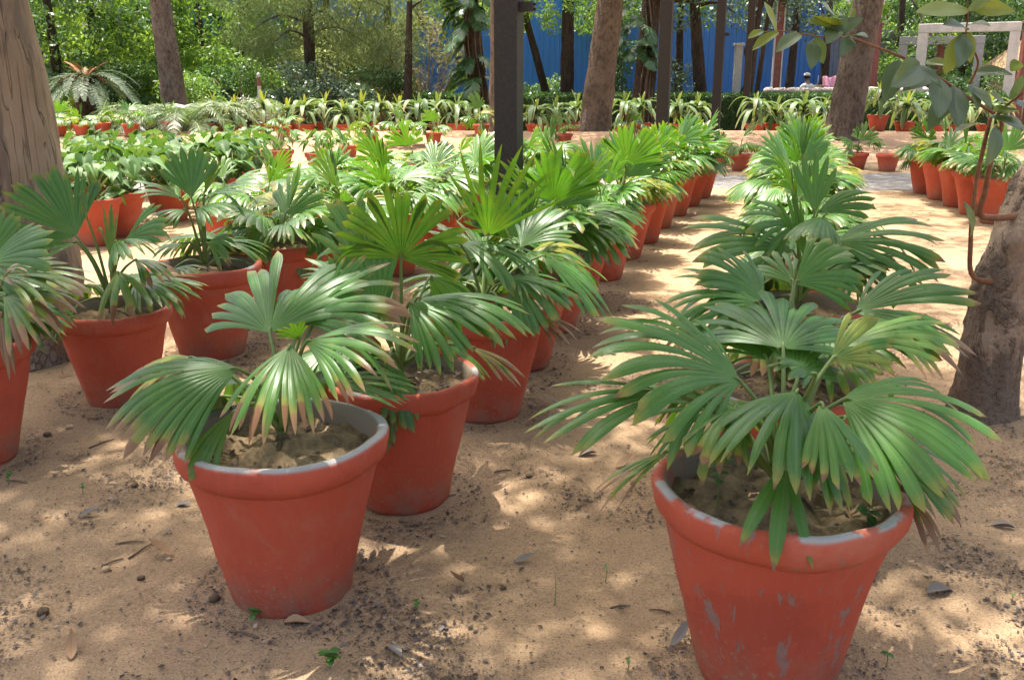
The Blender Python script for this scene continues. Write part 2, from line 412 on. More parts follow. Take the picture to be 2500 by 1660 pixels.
M['lf_bright'] = m_leaf("bright_tree_leaves", (0.11, 0.22, 0.04), (0.22, 0.37, 0.07), (0.38, 0.56, 0.06), 0.45, 0.45, 0.4)
M['lf_mid'] = m_leaf("mid_green_leaves", (0.07, 0.155, 0.036), (0.155, 0.27, 0.065), (0.28, 0.46, 0.06), 0.35, 0.42, 0.45)  # leaf colour brightened in place of air haze in the background
M['lf_dark'] = m_leaf("dark_glossy_leaves", (0.032, 0.085, 0.03), (0.09, 0.17, 0.06), (0.12, 0.25, 0.04), 0.3, 0.34, 0.5)  # lifted in tone too, so background haze sits in the leaf colour
M['lf_grey'] = m_leaf("grey_green_shrub_leaves", (0.04, 0.075, 0.045), (0.13, 0.18, 0.12), (0.12, 0.22, 0.06), 0.25, 0.35, 0.6)
M['lf_olive_haze'] = m_leaf("haze_pale_olive_leaves", (0.17, 0.21, 0.07), (0.32, 0.36, 0.14), (0.36, 0.42, 0.12), 0.35, 0.6, 0.2)  # olive paled to hold the far haze in the leaf colour
M['lf_needle'] = m_leaf("fine_green_needles", (0.075, 0.11, 0.045), (0.17, 0.22, 0.085), (0.22, 0.30, 0.09), 0.35, 0.6, 0.2)
M['lf_dry'] = m_leaf("dry_bamboo_leaves", (0.20, 0.155, 0.08), (0.36, 0.29, 0.16), (0.36, 0.30, 0.14), 0.3, 0.7, 0.15)
M['lf_white'] = m_leaf("pale_variegated_leaves", (0.30, 0.36, 0.24), (0.62, 0.62, 0.52), (0.4, 0.45, 0.25), 0.3, 0.5, 0.3)
M['lf_hedge'] = m_leaf("hedge_leaves", (0.028, 0.075, 0.020), (0.085, 0.17, 0.045), (0.12, 0.26, 0.04), 0.28, 0.35, 0.5)
M['twig'] = m_plain("thin_brown_twigs", (0.10, 0.07, 0.05), (0.17, 0.12, 0.08), 0.85, 20)

def trunk_obj(parent, pts, rad, mat, n=16, amp=0.10, fr=4.0, sub=6, name="trunk", seed=0, lump=None):
    v, f, u = tube(pts, rad, n, amp, fr, seed, sub=sub, lump=lump)
    return mk(name, v, f, mat, parent, u)

# ---------------------------------------------------------------- shade trees behind and beside the camera (their crowns shade the front)
rs = np.random.RandomState(11)
def cover(x, y):
    """how closely the leaves hang over a spot of ground"""
    c = 1.25 - 1.08 * sstep(4.3, 5.4, y + 0.12 * abs(x) - (0.55 if x < -1.2 else 0))
    if x > 0.9: c = max(c, 0.9 * (1 - sstep(0.35, 1.1, math.hypot((x - 1.45) / 1.0, (y - 4.1) / 0.8))))      # dark palm in the right row
    c *= 1 - 0.75 * (1 - sstep(0.2, 0.55, math.hypot((x - 1.35), (y - 2.25) / 0.8)))                             # sun patch right of front pot
    c *= 1 - 0.55 * (1 - sstep(0.3, 0.9, math.hypot((x - 0.45), (y - 4.6) / 1.2)))                                # path sun
    if y > 8: c *= 0.5
    return c
cl = []
for _ in range(4200):
    x, y = rs.uniform(-6.0, 5.0), rs.uniform(-2.5, 6.6)
    n1 = noise.noise((x * 1.15, y * 1.15, 31.0))
    if rs.uniform() < cover(x, y) * (0.80 + 0.9 * n1):
        h = rs.uniform(7.0, 10.5); cl.append((x - SHX * h, y - SHY * h, h))
for _ in range(210):                                           # extra unseen leaf clusters added to shade the dark palm of the right row
    x, y = rs.uniform(0.85, 2.1), rs.uniform(3.5, 4.7); h = rs.uniform(7.0, 9.0); cl.append((x - SHX * h, y - SHY * h, h))
for _ in range(900):                                          # thinner shade over the path and the right side farther back
    x, y = rs.uniform(0.6, 8.5), rs.uniform(6.0, 16.5)
    if x < 0.30 * y - 1.0: continue
    if rs.uniform() < (0.36 if x < 0.30 * y + 0.9 else 0.95) + 0.6 * noise.noise((x * 0.9, y * 0.9, 5.0)): h = rs.uniform(7.0, 10.5); cl.append((x - SHX * h, y - SHY * h, h))
cl = np.array(cl)
homes = np.array([(-5.2, 0.6), (3.4, 0.7), (-1.4, -3.5), (7.6, 8.6)])
own = np.argmin(((cl[:, None, :2] - homes[None]) ** 2).sum(2), axis=1)
side = ["left of", "right of", "straight behind"]
for k in range(4):
    hx, hy = homes[k]
    t = thing("shade_tree", ["leafy shade tree beyond the left edge near the viewer", "leafy shade tree beyond the right edge near the viewer", "leafy shade tree straight behind the viewer", "leafy shade tree beyond the right edge, shading the path"][k], "tree", (hx, hy, 0), "shade trees around the viewer")
    trunk_obj(t, [(0, 0, -0.1), (0.05, 0.02, 1.8), (0.1, 0.1, 4.2), (0.0, 0.1, 6.4)], [0.26, 0.21, 0.18, 0.12], M['bark_grey'], 14)
    mine = cl[own == k] - np.array([hx, hy, 0])
    for j in range(0, len(mine), max(1, len(mine) // 9)):
        c = mine[j]; st = Vector((0.03, 0.1, rs.uniform(4.4, 6.2)))
        trunk_obj(t, [st, st.lerp(Vector(c), 0.5) + Vector((0, 0, 0.5)), Vector(c)], [0.075, 0.05, 0.02], M['bark_grey'], 7, sub=4, name="limb")
    pts = blobs(rs, mine, [(r, r, r * 0.6) for r in rs.uniform(0.20, 0.42, len(mine))], 22)
    v, f, u = cloud(rs, pts, 0.15, 0.07, 0.3)
    mk("crown", v, f, M['lf_mid'], t, u)

# ---------------------------------------------------------------- big half-stripped trunk on the left
def m_stripped():
    s = NT("half_stripped_trunk"); ob = s.coord(); xyz = s.sep(ob)
    p = s.mapping(ob, (1, 1, 0.30)); n1 = s.noise(p, 5.0, 6, 0.65); n2 = s.noise(s.mapping(ob, (1, 1, 0.20)), 6.5, 6, 0.6, 0.3)
    wood = s.mix(s.rng(n1, 0.3, 0.7), (0.36, 0.26, 0.175), (0.25, 0.18, 0.12))
    wood = s.mix(s.rng(n2, 0.51, 0.62, 0, 0.75), wood, (0.13, 0.10, 0.08))
    wv = s.noise(s.mapping(ob, (1, 1, 0.014)), 20.0, 2, 0.4, 0.15)
    crack = s.rng(s.math('ABSOLUTE', s.math('SUBTRACT', wv, 0.5)), 0.0, 0.010, 1.0, 0.0)
    wood = s.mix(s.math('MULTIPLY', s.math('MULTIPLY', crack, s.rng(s.noise(ob, 2.2, 3), 0.54, 0.64)), 0.55), wood, (0.03, 0.022, 0.017))
    vb = s.voro(s.mapping(ob, (1, 1, 0.6)), 30.0, 'DISTANCE_TO_EDGE'); n3 = s.noise(ob, 11.0, 6, 0.7)
    bark = s.mix(s.rng(n3, 0.3, 0.7), (0.36, 0.30, 0.26), (0.20, 0.165, 0.14))
    bark = s.mix(s.rng(vb, 0, 0.06, 0.25, 0), bark, (0.06, 0.048, 0.04))
    ang = s.math('ADD', xyz[0], s.math('MULTIPLY', s.math('SUBTRACT', s.noise(ob, 2.6, 5, 0.6), 0.5), 0.22))
    mk_ = s.rng(s.math('ADD', ang, s.math('MULTIPLY', xyz[2], 0.085)), 0.085, 0.105)   # bark left and low, bare wood right and high
    low = s.rng(s.math('ADD', xyz[2], s.math('MULTIPLY', n3, 0.25)), 0.28, 0.42)
    m = s.math('MULTIPLY', mk_, low)
    c = s.mix(m, bark, wood)
    h = s.mix(m, s.math('ADD', s.math('MULTIPLY', n3, 1.6), s.math('MULTIPLY', s.rng(vb, 0, 0.1), 0.5)), s.math('ADD', s.math('MULTIPLY', n1, 0.6), s.math('MULTIPLY', crack, -0.6)))
    return s.done(s.bsdf(c, 0.85, 0.2, s.bump(h, 0.9, 0.03)))
M['stripped'] = m_stripped()
t1 = thing("tree", "thick tree trunk at the left edge, half its grey bark stripped to brown wood", "tree", (-2.60, 5.12, 0))
def lump1(p, o, an):
    z = p.z; fl = 0.10 * math.exp(-z / 0.13)
    k = 0.055 * max(0, math.cos(an * 5 + 0.6)) * math.exp(-z / 0.3)
    if z < 0.45: k += 0.07 * math.exp(-((z - 0.22) / 0.10) ** 2) * max(0, math.cos(an + 0.9)) ** 6
    return fl * 0.4 + k + 0.016 * noise.noise((math.cos(an) * 3, math.sin(an) * 3, z * 0.7)) - 0.012 * max(0, noise.noise((math.cos(an) * 8, math.sin(an) * 8, z * 1.1)))
trunk_obj(t1, [(0, 0, -0.1), (0.0, 0, 0.5), (-0.03, 0.0, 1.2), (-0.10, 0, 2.0), (-0.18, 0.02, 3.2), (-0.3, 0.1, 4.8)], [0.25, 0.245, 0.24, 0.235, 0.20, 0.14], M['stripped'], 64, 0.05, 5.0, 22, lump=lump1)
for pts, rr in (([(-0.28, 0.08, 4.4), (-0.9, 0.3, 5.6), (-1.8, 0.2, 6.6)], [0.11, 0.07, 0.03]), ([(-0.28, 0.1, 4.6), (-0.3, 0.4, 5.8), (-0.9, 0.9, 7.2)], [0.10, 0.06, 0.03]), ([(-0.25, 0.08, 4.2), (-0.6, -0.6, 5.4), (-1.5, -1.2, 6.4)], [0.09, 0.05, 0.025])):
    trunk_obj(t1, pts, rr, M['bark_grey'], 8, name="limb")
pts = blobs(rs, [(-2.0, 0.2, 6.8), (-1.1, 1.0, 7.4), (-1.7, -1.3, 6.6), (-2.6, -0.4, 7.2), (-0.6, 0.2, 7.0)], [0.7, 0.6, 0.6, 0.7], 220)
v, f, u = cloud(rs, pts, 0.14, 0.06); mk("crown", v, f, M['lf_mid'], t1, u)

# ---------------------------------------------------------------- leaning tree on the right with its leafy shoots
def m_lean():
    s = NT("patchy_smooth_bark"); ob = s.coord(); xyz = s.sep(ob)
    n1 = s.noise(s.mapping(ob, (1, 1, 0.6)), 5.5, 6, 0.65, 0.3); n2 = s.noise(ob, 26.0, 5, 0.7)
    base = s.mix(s.rng(n2, 0.3, 0.7), (0.40, 0.29, 0.20), (0.29, 0.21, 0.145))
    side = s.math('ADD', n1, s.math('SUBTRACT', s.rng(xyz[0], 0.10, -0.22, 0.0, 0.16, False), s.rng(xyz[2], 0.25, 0.7, -0.13, 0.0, False)))
    rough = s.rng(side, 0.56, 0.66)
    vb = s.voro(s.mapping(ob, (1, 1, 0.75)), 34.0, 'DISTANCE_TO_EDGE')
    bark = s.mix(n2, (0.14, 0.105, 0.08), (0.28, 0.21, 0.155)); bark = s.mix(s.rng(s.noise(ob, 48.0, 4, 0.7), 0.5, 0.66, 0, 0.6), bark, (0.05, 0.038, 0.03))
    c = s.mix(s.math('MULTIPLY', rough, 0.9), base, bark)
    h = s.math('ADD', s.math('MULTIPLY', rough, s.math('ADD', 0.8, s.math('MULTIPLY', s.noise(ob, 48.0, 4, 0.7), 1.2))), s.math('MULTIPLY', n2, 1.2))
    return s.done(s.bsdf(c, 0.85, 0.2, s.bump(h, 1.0, 0.02)))
M['lean'] = m_lean()
t2p = Vector((2.15, 4.16, 0))
t2 = thing("tree", "leaning tree at the right edge with patchy bark and leafy shoots", "tree", t2p)
def lump2(p, o, an):
    z = p.z; q = noise.fractal((math.cos(an) * 1.6 + 4, math.sin(an) * 1.6, z * 4.2), 0.6, 2.0, 4)
    k = 0.019 * max(0, q) * (1.4 if math.cos(an) < 0.2 else 0.6)
    k += 0.05 * math.exp(-((z - 0.80) / 0.06) ** 2) * max(0, math.cos(an - math.pi * 1.28)) ** 8
    return k + 0.035 * math.exp(-z / 0.1) * (0.6 + 0.4 * math.cos(3 * an))
trunk_obj(t2, [(0, 0, -0.1), (0.01, 0, 0.3), (0.045, 0, 0.62), (0.11, 0.0, 0.92), (0.24, 0.02, 1.22), (0.42, 0.05, 1.55), (0.75, 0.10, 2.2), (1.2, 0.2, 3.2), (1.6, 0.3, 4.4)],
          [0.136, 0.128, 0.126, 0.128, 0.122, 0.112, 0.10, 0.09, 0.06], M['lean'], 56, 0.03, 6.0, 20, lump=lump2)
for pts, rr in (([(1.55, 0.3, 4.2), (2.2, 0.1, 5.2), (3.0, -0.2, 6.0)], [0.06, 0.04, 0.02]), ([(1.5, 0.3, 4.1), (1.9, 0.9, 5.2), (2.2, 1.6, 6.2)], [0.05, 0.035, 0.02])):
    trunk_obj(t2, pts, rr, M['bark_grey'], 8, name="limb")
pts = blobs(rs, [(3.0, -0.2, 6.2), (2.3, 1.5, 6.4), (3.2, 0.8, 6.0), (2.4, 0.5, 5.6), (3.8, 1.6, 6.2), (4.2, 0.4, 6.4)], [0.7, 0.7, 0.7, 0.6, 0.7, 0.7], 240)
v, f, u = cloud(rs, pts, 0.16, 0.07); mk("crown", v, f, M['lf_mid'], t2, u)

def m_bigleaf():
    s = NT("leathery_shoot_leaf"); uv = s.sep(s.coord("UV")); rnd = s.orand()
    c = s.mix(rnd, (0.055, 0.095, 0.060), (0.095, 0.145, 0.085))
    yel = s.attr("yellow")
    c = s.mix(yel, c, (0.20, 0.26, 0.035))
    vein = s.rng(s.math('ABSOLUTE', s.math('SUBTRACT', uv[0], 0.5)), 0.0, 0.03, 1.0, 0.0)
    vv = s.math('ABSOLUTE', s.math('SUBTRACT', s.math('FRACT', s.math('ADD', s.math('MULTIPLY', uv[1], 9.0), s.math('MULTIPLY', s.math('ABSOLUTE', s.math('SUBTRACT', uv[0], 0.5)), -5.0))), 0.5))
    v2 = s.rng(vv, 0.0, 0.05, 0.35, 0.0)
    c = s.mix(s.math('MAXIMUM', s.math('MULTIPLY', vein, 0.7), v2), c, (0.20, 0.25, 0.13))
    c = s.mix(s.rng(s.noise(s.coord(), 60.0, 4), 0.5, 0.8, 0, 0.3), c, (0.22, 0.22, 0.18))
    return s.leafy(c, s.mix(yel, (0.16, 0.26, 0.05), (0.40, 0.42, 0.03)), 0.32, 0.34, 0.5)
M['bigleaf'] = m_bigleaf()
def oval_leaf(L, W, fold=0.25, curl=0.15, n=9, m=4):
    V, F, U = [], [], []
    for i in range(n):
        t = i / (n - 1); wv = W * 0.5 * (math.sin(math.pi * min(1, t * 0.98 + 0.02)) ** 0.75) * (1.05 - 0.35 * t)
        if i == n - 1: wv = 0.0006
        for k in range(2 * m + 1):
            s_ = (k - m) / m
            V.append((s_ * wv, t * L, abs(s_) * wv * fold - curl * L * t * t + 0.012 * L * math.sin(9 * t + 2 * s_)))
            U.append((k / (2 * m), t))
    c = 2 * m + 1
    for i in range(n - 1):
        for k in range(2 * m): a = i * c + k; F.append((a, a + 1, a + c + 1, a + c))
    return V, F, U
OV = []
for (fo, cu, ww) in ((0.15, 0.10, 0.50), (0.35, 0.22, 0.46), (0.05, 0.3, 0.54), (0.5, 0.05, 0.42)):
    v, f, u = oval_leaf(1.0, ww, fo, cu); ob_ = mk("leaf", v, f, M['bigleaf'], None, u); OV.append(ob_.data); bpy.data.objects.remove(ob_)
def shoot(pxs, radii, leaves, mat):
    """thin shoot of the right tree through surveyed points; leaves: (px,py,Y, tip px,py,Y, width, variant, yellow)"""
    pts = [(Vector(q[1:]) if q[0] is None else P(*q) - t2p) for q in pxs]
    v, f, u = tube(pts, radii, 8, 0.05, 30, sub=5)
    br = mk("branch", v, f, mat, t2, u)
    for (bx, by, bY, tx, ty, tY, vr, yel, roll) in leaves:
        a = P(bx, by, bY) - t2p; b = P(tx, ty, tY) - t2p
        L = (b - a).length; d = (b - a).normalized()
        up = Vector((0.15, -0.75, 0.65)); x = d.cross(up).normalized(); z = x.cross(d)
        mt = Matrix((x, d, z)).transposed().to_4x4(); mt = Matrix.Translation(a) @ mt @ Matrix.Rotation(roll, 4, 'Y') @ Matrix.Scale(L, 4)
        o = bpy.data.objects.new("leaf", OV[vr]); COL.objects.link(o); o.parent = br; o.matrix_basis = mt; o["yellow"] = yel
M['shoot'] = m_plain("reddish_shoot_bark", (0.19, 0.085, 0.045), (0.26, 0.13, 0.07), 0.6, 40)
Yb = 3.75
shoot([(None, 0.03, -0.03, 0.62), (2246, 640, 4.05), (2238, 560, 3.97), (2250, 430, 3.88), (2268, 340, 3.82), (2285, 270, 3.8)], [0.014, 0.011, 0.010, 0.009, 0.009, 0.007], [(2238, 545, 3.9, 2242, 465, 3.85, 1, 0.1, 0.3)], M['shoot'])
shoot([(None, 0.10, -0.04, 0.92), (2266, 500, 4.05), (2272, 440, 3.97), (2290, 350, 3.88), (2310, 290, 3.8), (2300, 262, 3.78)], [0.018, 0.014, 0.012, 0.010, 0.009, 0.006],
      [(2300, 290, 3.8, 2300, 375, 3.7, 2, 0.0, -0.4), (2300, 262, 3.78, 2345, 240, 3.6, 0, 0.0, 0.2), (2260, 285, 3.8, 2196, 305, 3.75, 3, 0.1, 0.9),
       (2290, 265, 3.78, 2361, 290, 3.6, 0, 0.0, 0.1)], M['shoot'])
shoot([(2292, 262, 3.8), (2225, 220, 3.75), (2165, 180, 3.7), (2085, 135, 3.65), (2010, 105, 3.6), (1960, 88, 3.58), (1880, 84, 3.55), (1800, 72, 3.52), (1735, 78, 3.5)],
      [0.007, 0.007, 0.006, 0.006, 0.005, 0.004, 0.003, 0.0025, 0.0015],
      [(1905, 82, 3.5, 1990, 40, 3.45, 0, 0.1, 0.3), (1875, 95, 3.5, 1880, 142, 3.4, 2, 0.0, 0.0), (1880, 85, 3.5, 1905, 148, 3.5, 2, 0.05, 0.5), (1790, 72, 3.5, 1768, 2, 3.45, 0, 0.95, 0.2),
       (1795, 75, 3.5, 1734, 115, 3.45, 3, 0.8, 0.4), (1845, 80, 3.5, 1790, 118, 3.4, 3, 0.2, 0.3), (1760, 72, 3.5, 1725, 88, 3.45, 3, 0.9, 0.2),
       (1962, 88, 3.5, 1945, 118, 3.4, 1, 0.0, 0.0), (1945, 70, 3.5, 1870, 32, 3.45, 3, 0.75, 0.9), (1950, 78, 3.5, 1860, 45, 3.45, 3, 0.5, 0.2), (1955, 60, 3.5, 1975, 22, 3.45, 1, 0.2, 0.0),
       (1935, 60, 3.5, 1915, 80, 3.4, 2, 0.1, 0.2), (1935, 52, 3.5, 1900, 0, 3.4, 0, 0.6, 0.2), (1960, 85, 3.5, 2000, 72, 3.4, 1, 0.05, 0.1),
       (2075, 140, 3.6, 2042, 230, 3.5, 0, 0.0, 0.2), (2095, 140, 3.6, 2105, 185, 3.5, 2, 0.85, 0.1), (2110, 150, 3.6, 2175, 195, 3.5, 0, 0.0, 0.0), (2120, 150, 3.6, 2060, 198, 3.4, 3, 0.1, -0.3),
       (2165, 180, 3.65, 2170, 265, 3.5, 0, 0.0, 0.0), (2200, 200, 3.7, 2215, 285, 3.55, 0, 0.0, 0.1), (2195, 210, 3.7, 2145, 285, 3.6, 1, 0.0, 0.3), (2245, 200, 3.7, 2290, 245, 3.6, 0, 0.2, 0.0),
       (2240, 195, 3.7, 2260, 250, 3.6, 0, 0.05, -0.3), (2240, 170, 3.7, 2330, 158, 3.6, 1, 0.0, 0.1), (2150, 175, 3.65, 2085, 205, 3.5, 3, 0.1, 0.2), (2130, 145, 3.65, 2200, 152, 3.55, 3, 0.4, 0.2)], M['shoot'])
shoot([(2235, 195, 3.7), (2255, 150, 3.65), (2245, 115, 3.6), (2228, 80, 3.58), (2232, 40, 3.55), (2230, 0, 3.5)], [0.005, 0.004, 0.004, 0.003, 0.003, 0.002],
      [(2225, 80, 3.55, 2215, 150, 3.45, 0, 0.05, 0.0), (2232, 78, 3.55, 2240, 140, 3.5, 1, 0.9, 0.4), (2222, 80, 3.55, 2185, 160, 3.5, 2, 0.85, 0.2), (2228, 70, 3.55, 2190, 40, 3.45, 1, 0.1, 0.3),
       (2230, 60, 3.55, 2280, 45, 3.45, 1, 0.05, 0.2), (2232, 25, 3.5, 2115, 18, 3.45, 0, 0.9, 0.2), (2232, 25, 3.5, 2290, -10, 3.45, 0, 0.6, 0.1), (2240, 20, 3.5, 2345, 20, 3.45, 1, 0.9, 0.5)], M['shoot'])
shoot([(2300, 265, 3.8), (2325, 240, 3.7), (2361, 215, 3.6)], [0.006, 0.005, 0.003],
      [(2330, 230, 3.65, 2361, 175, 3.6, 0, 0.0, 0.0), (2320, 245, 3.7, 2300, 205, 3.65, 2, 0.3, 0.2), (2345, 230, 3.65, 2400, 265, 3.5, 0, 0.0, 0.0), (2330, 165, 3.6, 2361, 130, 3.5, 1, 0.2, 0.1)], M['shoot'])

# ---------------------------------------------------------------- iron posts in a line
RD = Vector((0.298, 0.954, 0)); RYAW = -math.atan2(RD.x, RD.y)
def post(i, x, y, wd, hgt, mat, label):
    v, f = box_mesh(-wd / 2, wd / 2, -wd / 2, wd / 2, -0.3, hgt)
    t = thing("iron_post", label, "post", (x, y, gh(x, y)), "line of dark iron posts between the palm rows", RYAW)
    o = bevel(mk("shaft", v, f, mat, t, smooth=False), 0.006)
    v, f = box_mesh(-wd * 0.9, wd * 0.9, -wd * 0.9, wd * 0.9, -0.05, 0.016); bevel(mk("base_plate", v, f, mat, t, smooth=False), 0.003)
    if i in (0, 2): stub(t, 1.86 if i == 0 else 2.0)
def stub(o, z):
    v, f = box_mesh(0.07, 0.16, -0.03, 0.03, z, z + 0.06); bevel(mk("bracket", v, f, M['iron'], o, smooth=False), 0.004)
    for q in (0.015, 0.045):
        v, f, u = tube([(0.16, 0, z + q), (0.175, 0, z + q)], [0.009, 0.009], 6); mk("bolt", v, f, M['iron'], o, u)
post(0, -0.02, 6.25, 0.15, 4.5, M['iron'], "nearest and thickest dark iron post, standing among the left palms")
post(1, 1.90, 12.45, 0.15, 4.5, M['iron2'], "second iron post, right of the leaning speckled trunk")
post(2, 3.84, 18.6, 0.16, 4.6, M['iron2'], "third iron post, thin in the distance left of the fourth")
post(3, 5.76, 24.4, 0.16, 4.6, M['iron2'], "farthest and thinnest iron post, in front of the white column")
# ================================================================ POTS AND PALMS
BODY = [(0.02, 0.004), (0.150, 0.0), (0.163, 0.005), (0.171, 0.025), (0.187, 0.10), (0.205, 0.18), (0.224, 0.26), (0.245, 0.345), (0.265, 0.425)]
RIM = [(0.260, 0.412), (0.270, 0.420), (0.281, 0.430), (0.288, 0.444), (0.292, 0.465), (0.293, 0.486), (0.290, 0.496), (0.282, 0.502), (0.268, 0.501), (0.259, 0.494), (0.254, 0.47), (0.246, 0.40), (0.238, 0.36)]
POTS = []
for k in range(4):
    v, f = lathe(BODY, 56, 0.008, 6, k * 3.7); a = mk("pot", v, f, M['pot'])
    v, f = lathe(RIM, 56, 0.008, 6, k * 3.7); b = mk("rim", v, f, M['pot'])
    V, F = [(0, 0, 0.46)], []
    for j, r in enumerate(np.linspace(0.02, 0.252, 15)):
        for q in range(40):
            an = 2 * math.pi * q / 40
            V.append((r * math.cos(an), r * math.sin(an), 0.442 + 0.035 * noise.noise((r * math.cos(an) * 14 + k * 5, r * math.sin(an) * 9, 2)) + 0.016 * noise.noise((r * math.cos(an) * 30, r * math.sin(an) * 30, k)) + 0.010 * noise.noise((r * math.cos(an) * 70, r * math.sin(an) * 70, k)) + 0.03 * math.exp(-(r / 0.08) ** 2)))
    for q in range(40): F.append((0, 1 + q, 1 + (q + 1) % 40))
    for j in range(14):
        for q in range(40): p0 = 1 + j * 40; F.append((p0 + q, p0 + 40 + q, p0 + 40 + (q + 1) % 40, p0 + (q + 1) % 40))
    c = mk("soil", V, F, M['soil'])
    POTS.append((a.data, b.data, c.data))
    for o in (a, b, c): bpy.data.objects.remove(o)
# small plain pots (straight flare, flat band)
SB = [(0.02, 0.004), (0.105, 0.0), (0.114, 0.008), (0.135, 0.10), (0.158, 0.215)]
SR = [(0.156, 0.21), (0.172, 0.214), (0.176, 0.225), (0.178, 0.262), (0.172, 0.268), (0.160, 0.266), (0.152, 0.24), (0.145, 0.2)]
v, f = lathe(SB, 32, 0.002, 6, 1.0); a = mk("pot", v, f, M['pot']); v, f = lathe(SR, 32, 0.002, 6, 1.0); b = mk("rim", v, f, M['pot'])
v = [(0, 0, 0.235)] + [(0.152 * math.cos(q * math.pi / 8), 0.152 * math.sin(q * math.pi / 8), 0.225) for q in range(16)]
c = mk("soil", v, [(0, 1 + q, 1 + (q + 1) % 16) for q in range(16)], M['soil'])
SMALL = (a.data, b.data, c.data)
for o in (a, b, c): bpy.data.objects.remove(o)

def blade(H, d, n, L, span=2.4, nseg=26, split=0.55, droop=0.5, cup=0.15, seed=0, side=0.72, pleat=0.22, arch=0.0, wide=1.0, K=11):
    rr = np.random.RandomState(seed)
    nseg = max(4, int(round(nseg * 0.68))) if nseg > 9 else nseg
    d = np.array(d, float); d /= np.linalg.norm(d); n = np.array(n, float); n -= n.dot(d) * d; n /= np.linalg.norm(n); s = np.cross(d, n)
    dl = span / nseg; a = (np.arange(nseg) + 0.5) * dl - span / 2
    ca, sa = np.cos(a)[:, None], np.sin(a)[:, None]
    e = ca * d + sa * s - cup * np.abs(sa) ** 1.5 * n; e /= np.linalg.norm(e, axis=1)[:, None]
    ts = -sa * d + ca * s - cup * np.sign(sa) * ca * n * 0.6; ts -= (ts * e).sum(1)[:, None] * e; ts /= np.linalg.norm(ts, axis=1)[:, None]
    Li = L * (side + (1 - side) * np.cos(a / (span / 2) * 1.45)) * (1 + 0.06 * rr.uniform(-1, 1, nseg))
    dr = 1.3 * droop * (1 + 0.35 * rr.uniform(-1, 1, nseg))
    sb = np.clip(split * 1.36 * rr.choice([0.72, 0.9, 1.0, 1.12, 1.3], nseg + 1) * (1 + 0.06 * rr.uniform(-1, 1, nseg + 1)), 0.2, 0.9); spl, spr = sb[:-1], sb[1:]
    dr = dr + (rr.uniform(0, 1, nseg) < 0.09) * 1.2; wob = rr.uniform(-1, 1, nseg) * 0.16
    T = np.linspace(0.03, 1, K); pos = np.array(H, float) + e * (Li * T[0])[:, None]; prev = T[0]
    V = np.empty((nseg, K, 3, 3)); U = np.empty((nseg, K, 3, 2)); g = np.array((0, 0, -1.0))
    for k, t in enumerate(T):
        dd = e + g * (dr * t ** 1.7)[:, None] + n * (arch * (0.5 - t)) + ts * (wob * t * t)[:, None]; dd /= np.linalg.norm(dd, axis=1)[:, None]
        if k: pos = pos + dd * (Li * (t - prev))[:, None]
        prev = t
        tt = ts - (ts * dd).sum(1)[:, None] * dd; tt /= np.linalg.norm(tt, axis=1)[:, None]
        nl = np.cross(dd, tt); sg = np.sign((nl * n).sum(1)); nl *= np.where(sg == 0, 1, sg)[:, None]
        ww = []
        for sp in (spl, spr):
            wS = sp * Li * math.tan(dl / 2) * 1.03; x = np.clip((t - sp) / (1 - sp), 0, 1)
            ww.append(np.where(t <= sp, t * Li * math.tan(dl / 2) * 1.03, wS * (1 + 0.20 * wide * x) * (1 - x ** 2.8)) + 0.0006)
        wl, wr = ww; wv = np.minimum(wl, wr); pk = pleat * (1 - 0.25 * t)
        V[:, k, 0] = pos - tt * wl[:, None] - nl * (wl * pk)[:, None]
        V[:, k, 1] = pos + nl * (wv * pk)[:, None]
        V[:, k, 2] = pos + tt * wr[:, None] - nl * (wr * pk)[:, None]
        for q, uu in enumerate((0.02, 0.5, 0.98)): U[:, k, q, 0] = np.arange(nseg) + uu; U[:, k, q, 1] = t
    base = (np.arange(nseg)[:, None, None] * K + np.arange(K - 1)[None, :, None]) * 3 + np.arange(2)[None, None, :]
    base = base.ravel(); F = np.stack([base, base + 1, base + 4, base + 3], 1)
    return V.reshape(-1, 3), F, U.reshape(-1, 2)

# shared leaf kinds: (petiole mesh, blade mesh), petiole starts at the origin and leans along +Y
def leaf_unit(phi, pl, L, seed, **kw):
    rr = random.Random(seed)
    out, up = math.sin(phi), math.cos(phi)
    hub = Vector((rr.uniform(-.03, .03), out * pl, up * pl + 0.02)); mid = Vector((0, out * pl * 0.38, up * pl * 0.62 + 0.05))
    v, f, u = tube([(0, 0, 0), mid, hub], [0.0095, 0.007, 0.0048], 6, sub=4); a = mk("petiole", v, f, M['stalk'], None, u)
    el = math.pi / 2 - phi - kw.pop('bend', 0.35)
    d = Vector((0, math.cos(el), math.sin(el))); n = Vector((rr.uniform(-.25, .25), -math.sin(el), math.cos(el)))
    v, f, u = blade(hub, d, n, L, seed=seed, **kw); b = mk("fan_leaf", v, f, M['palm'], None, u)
    r = (a.data, b.data); bpy.data.objects.remove(a); bpy.data.objects.remove(b); return r
KIND = {'up': [], 'mid': [], 'out': [], 'low': [], 'spear': []}
rr = random.Random(5)
for i in range(6): KIND['up'].append(leaf_unit(rr.uniform(0.12, 0.40), rr.uniform(.18, .28), rr.uniform(.30, .38), 100 + i, span=rr.uniform(1.5, 2.6), nseg=24, split=.5, droop=rr.uniform(.15, .5), cup=rr.uniform(-.1, .3), bend=rr.uniform(.05, .4)))
for i in range(12): KIND['mid'].append(leaf_unit(rr.uniform(0.55, 0.95), rr.uniform(.17, .27), rr.uniform(.32, .40), 200 + i, span=rr.uniform(1.9, 2.9), nseg=27, split=.52, droop=rr.uniform(.5, 1.0), cup=rr.uniform(.0, .4), bend=rr.uniform(.2, .55)))
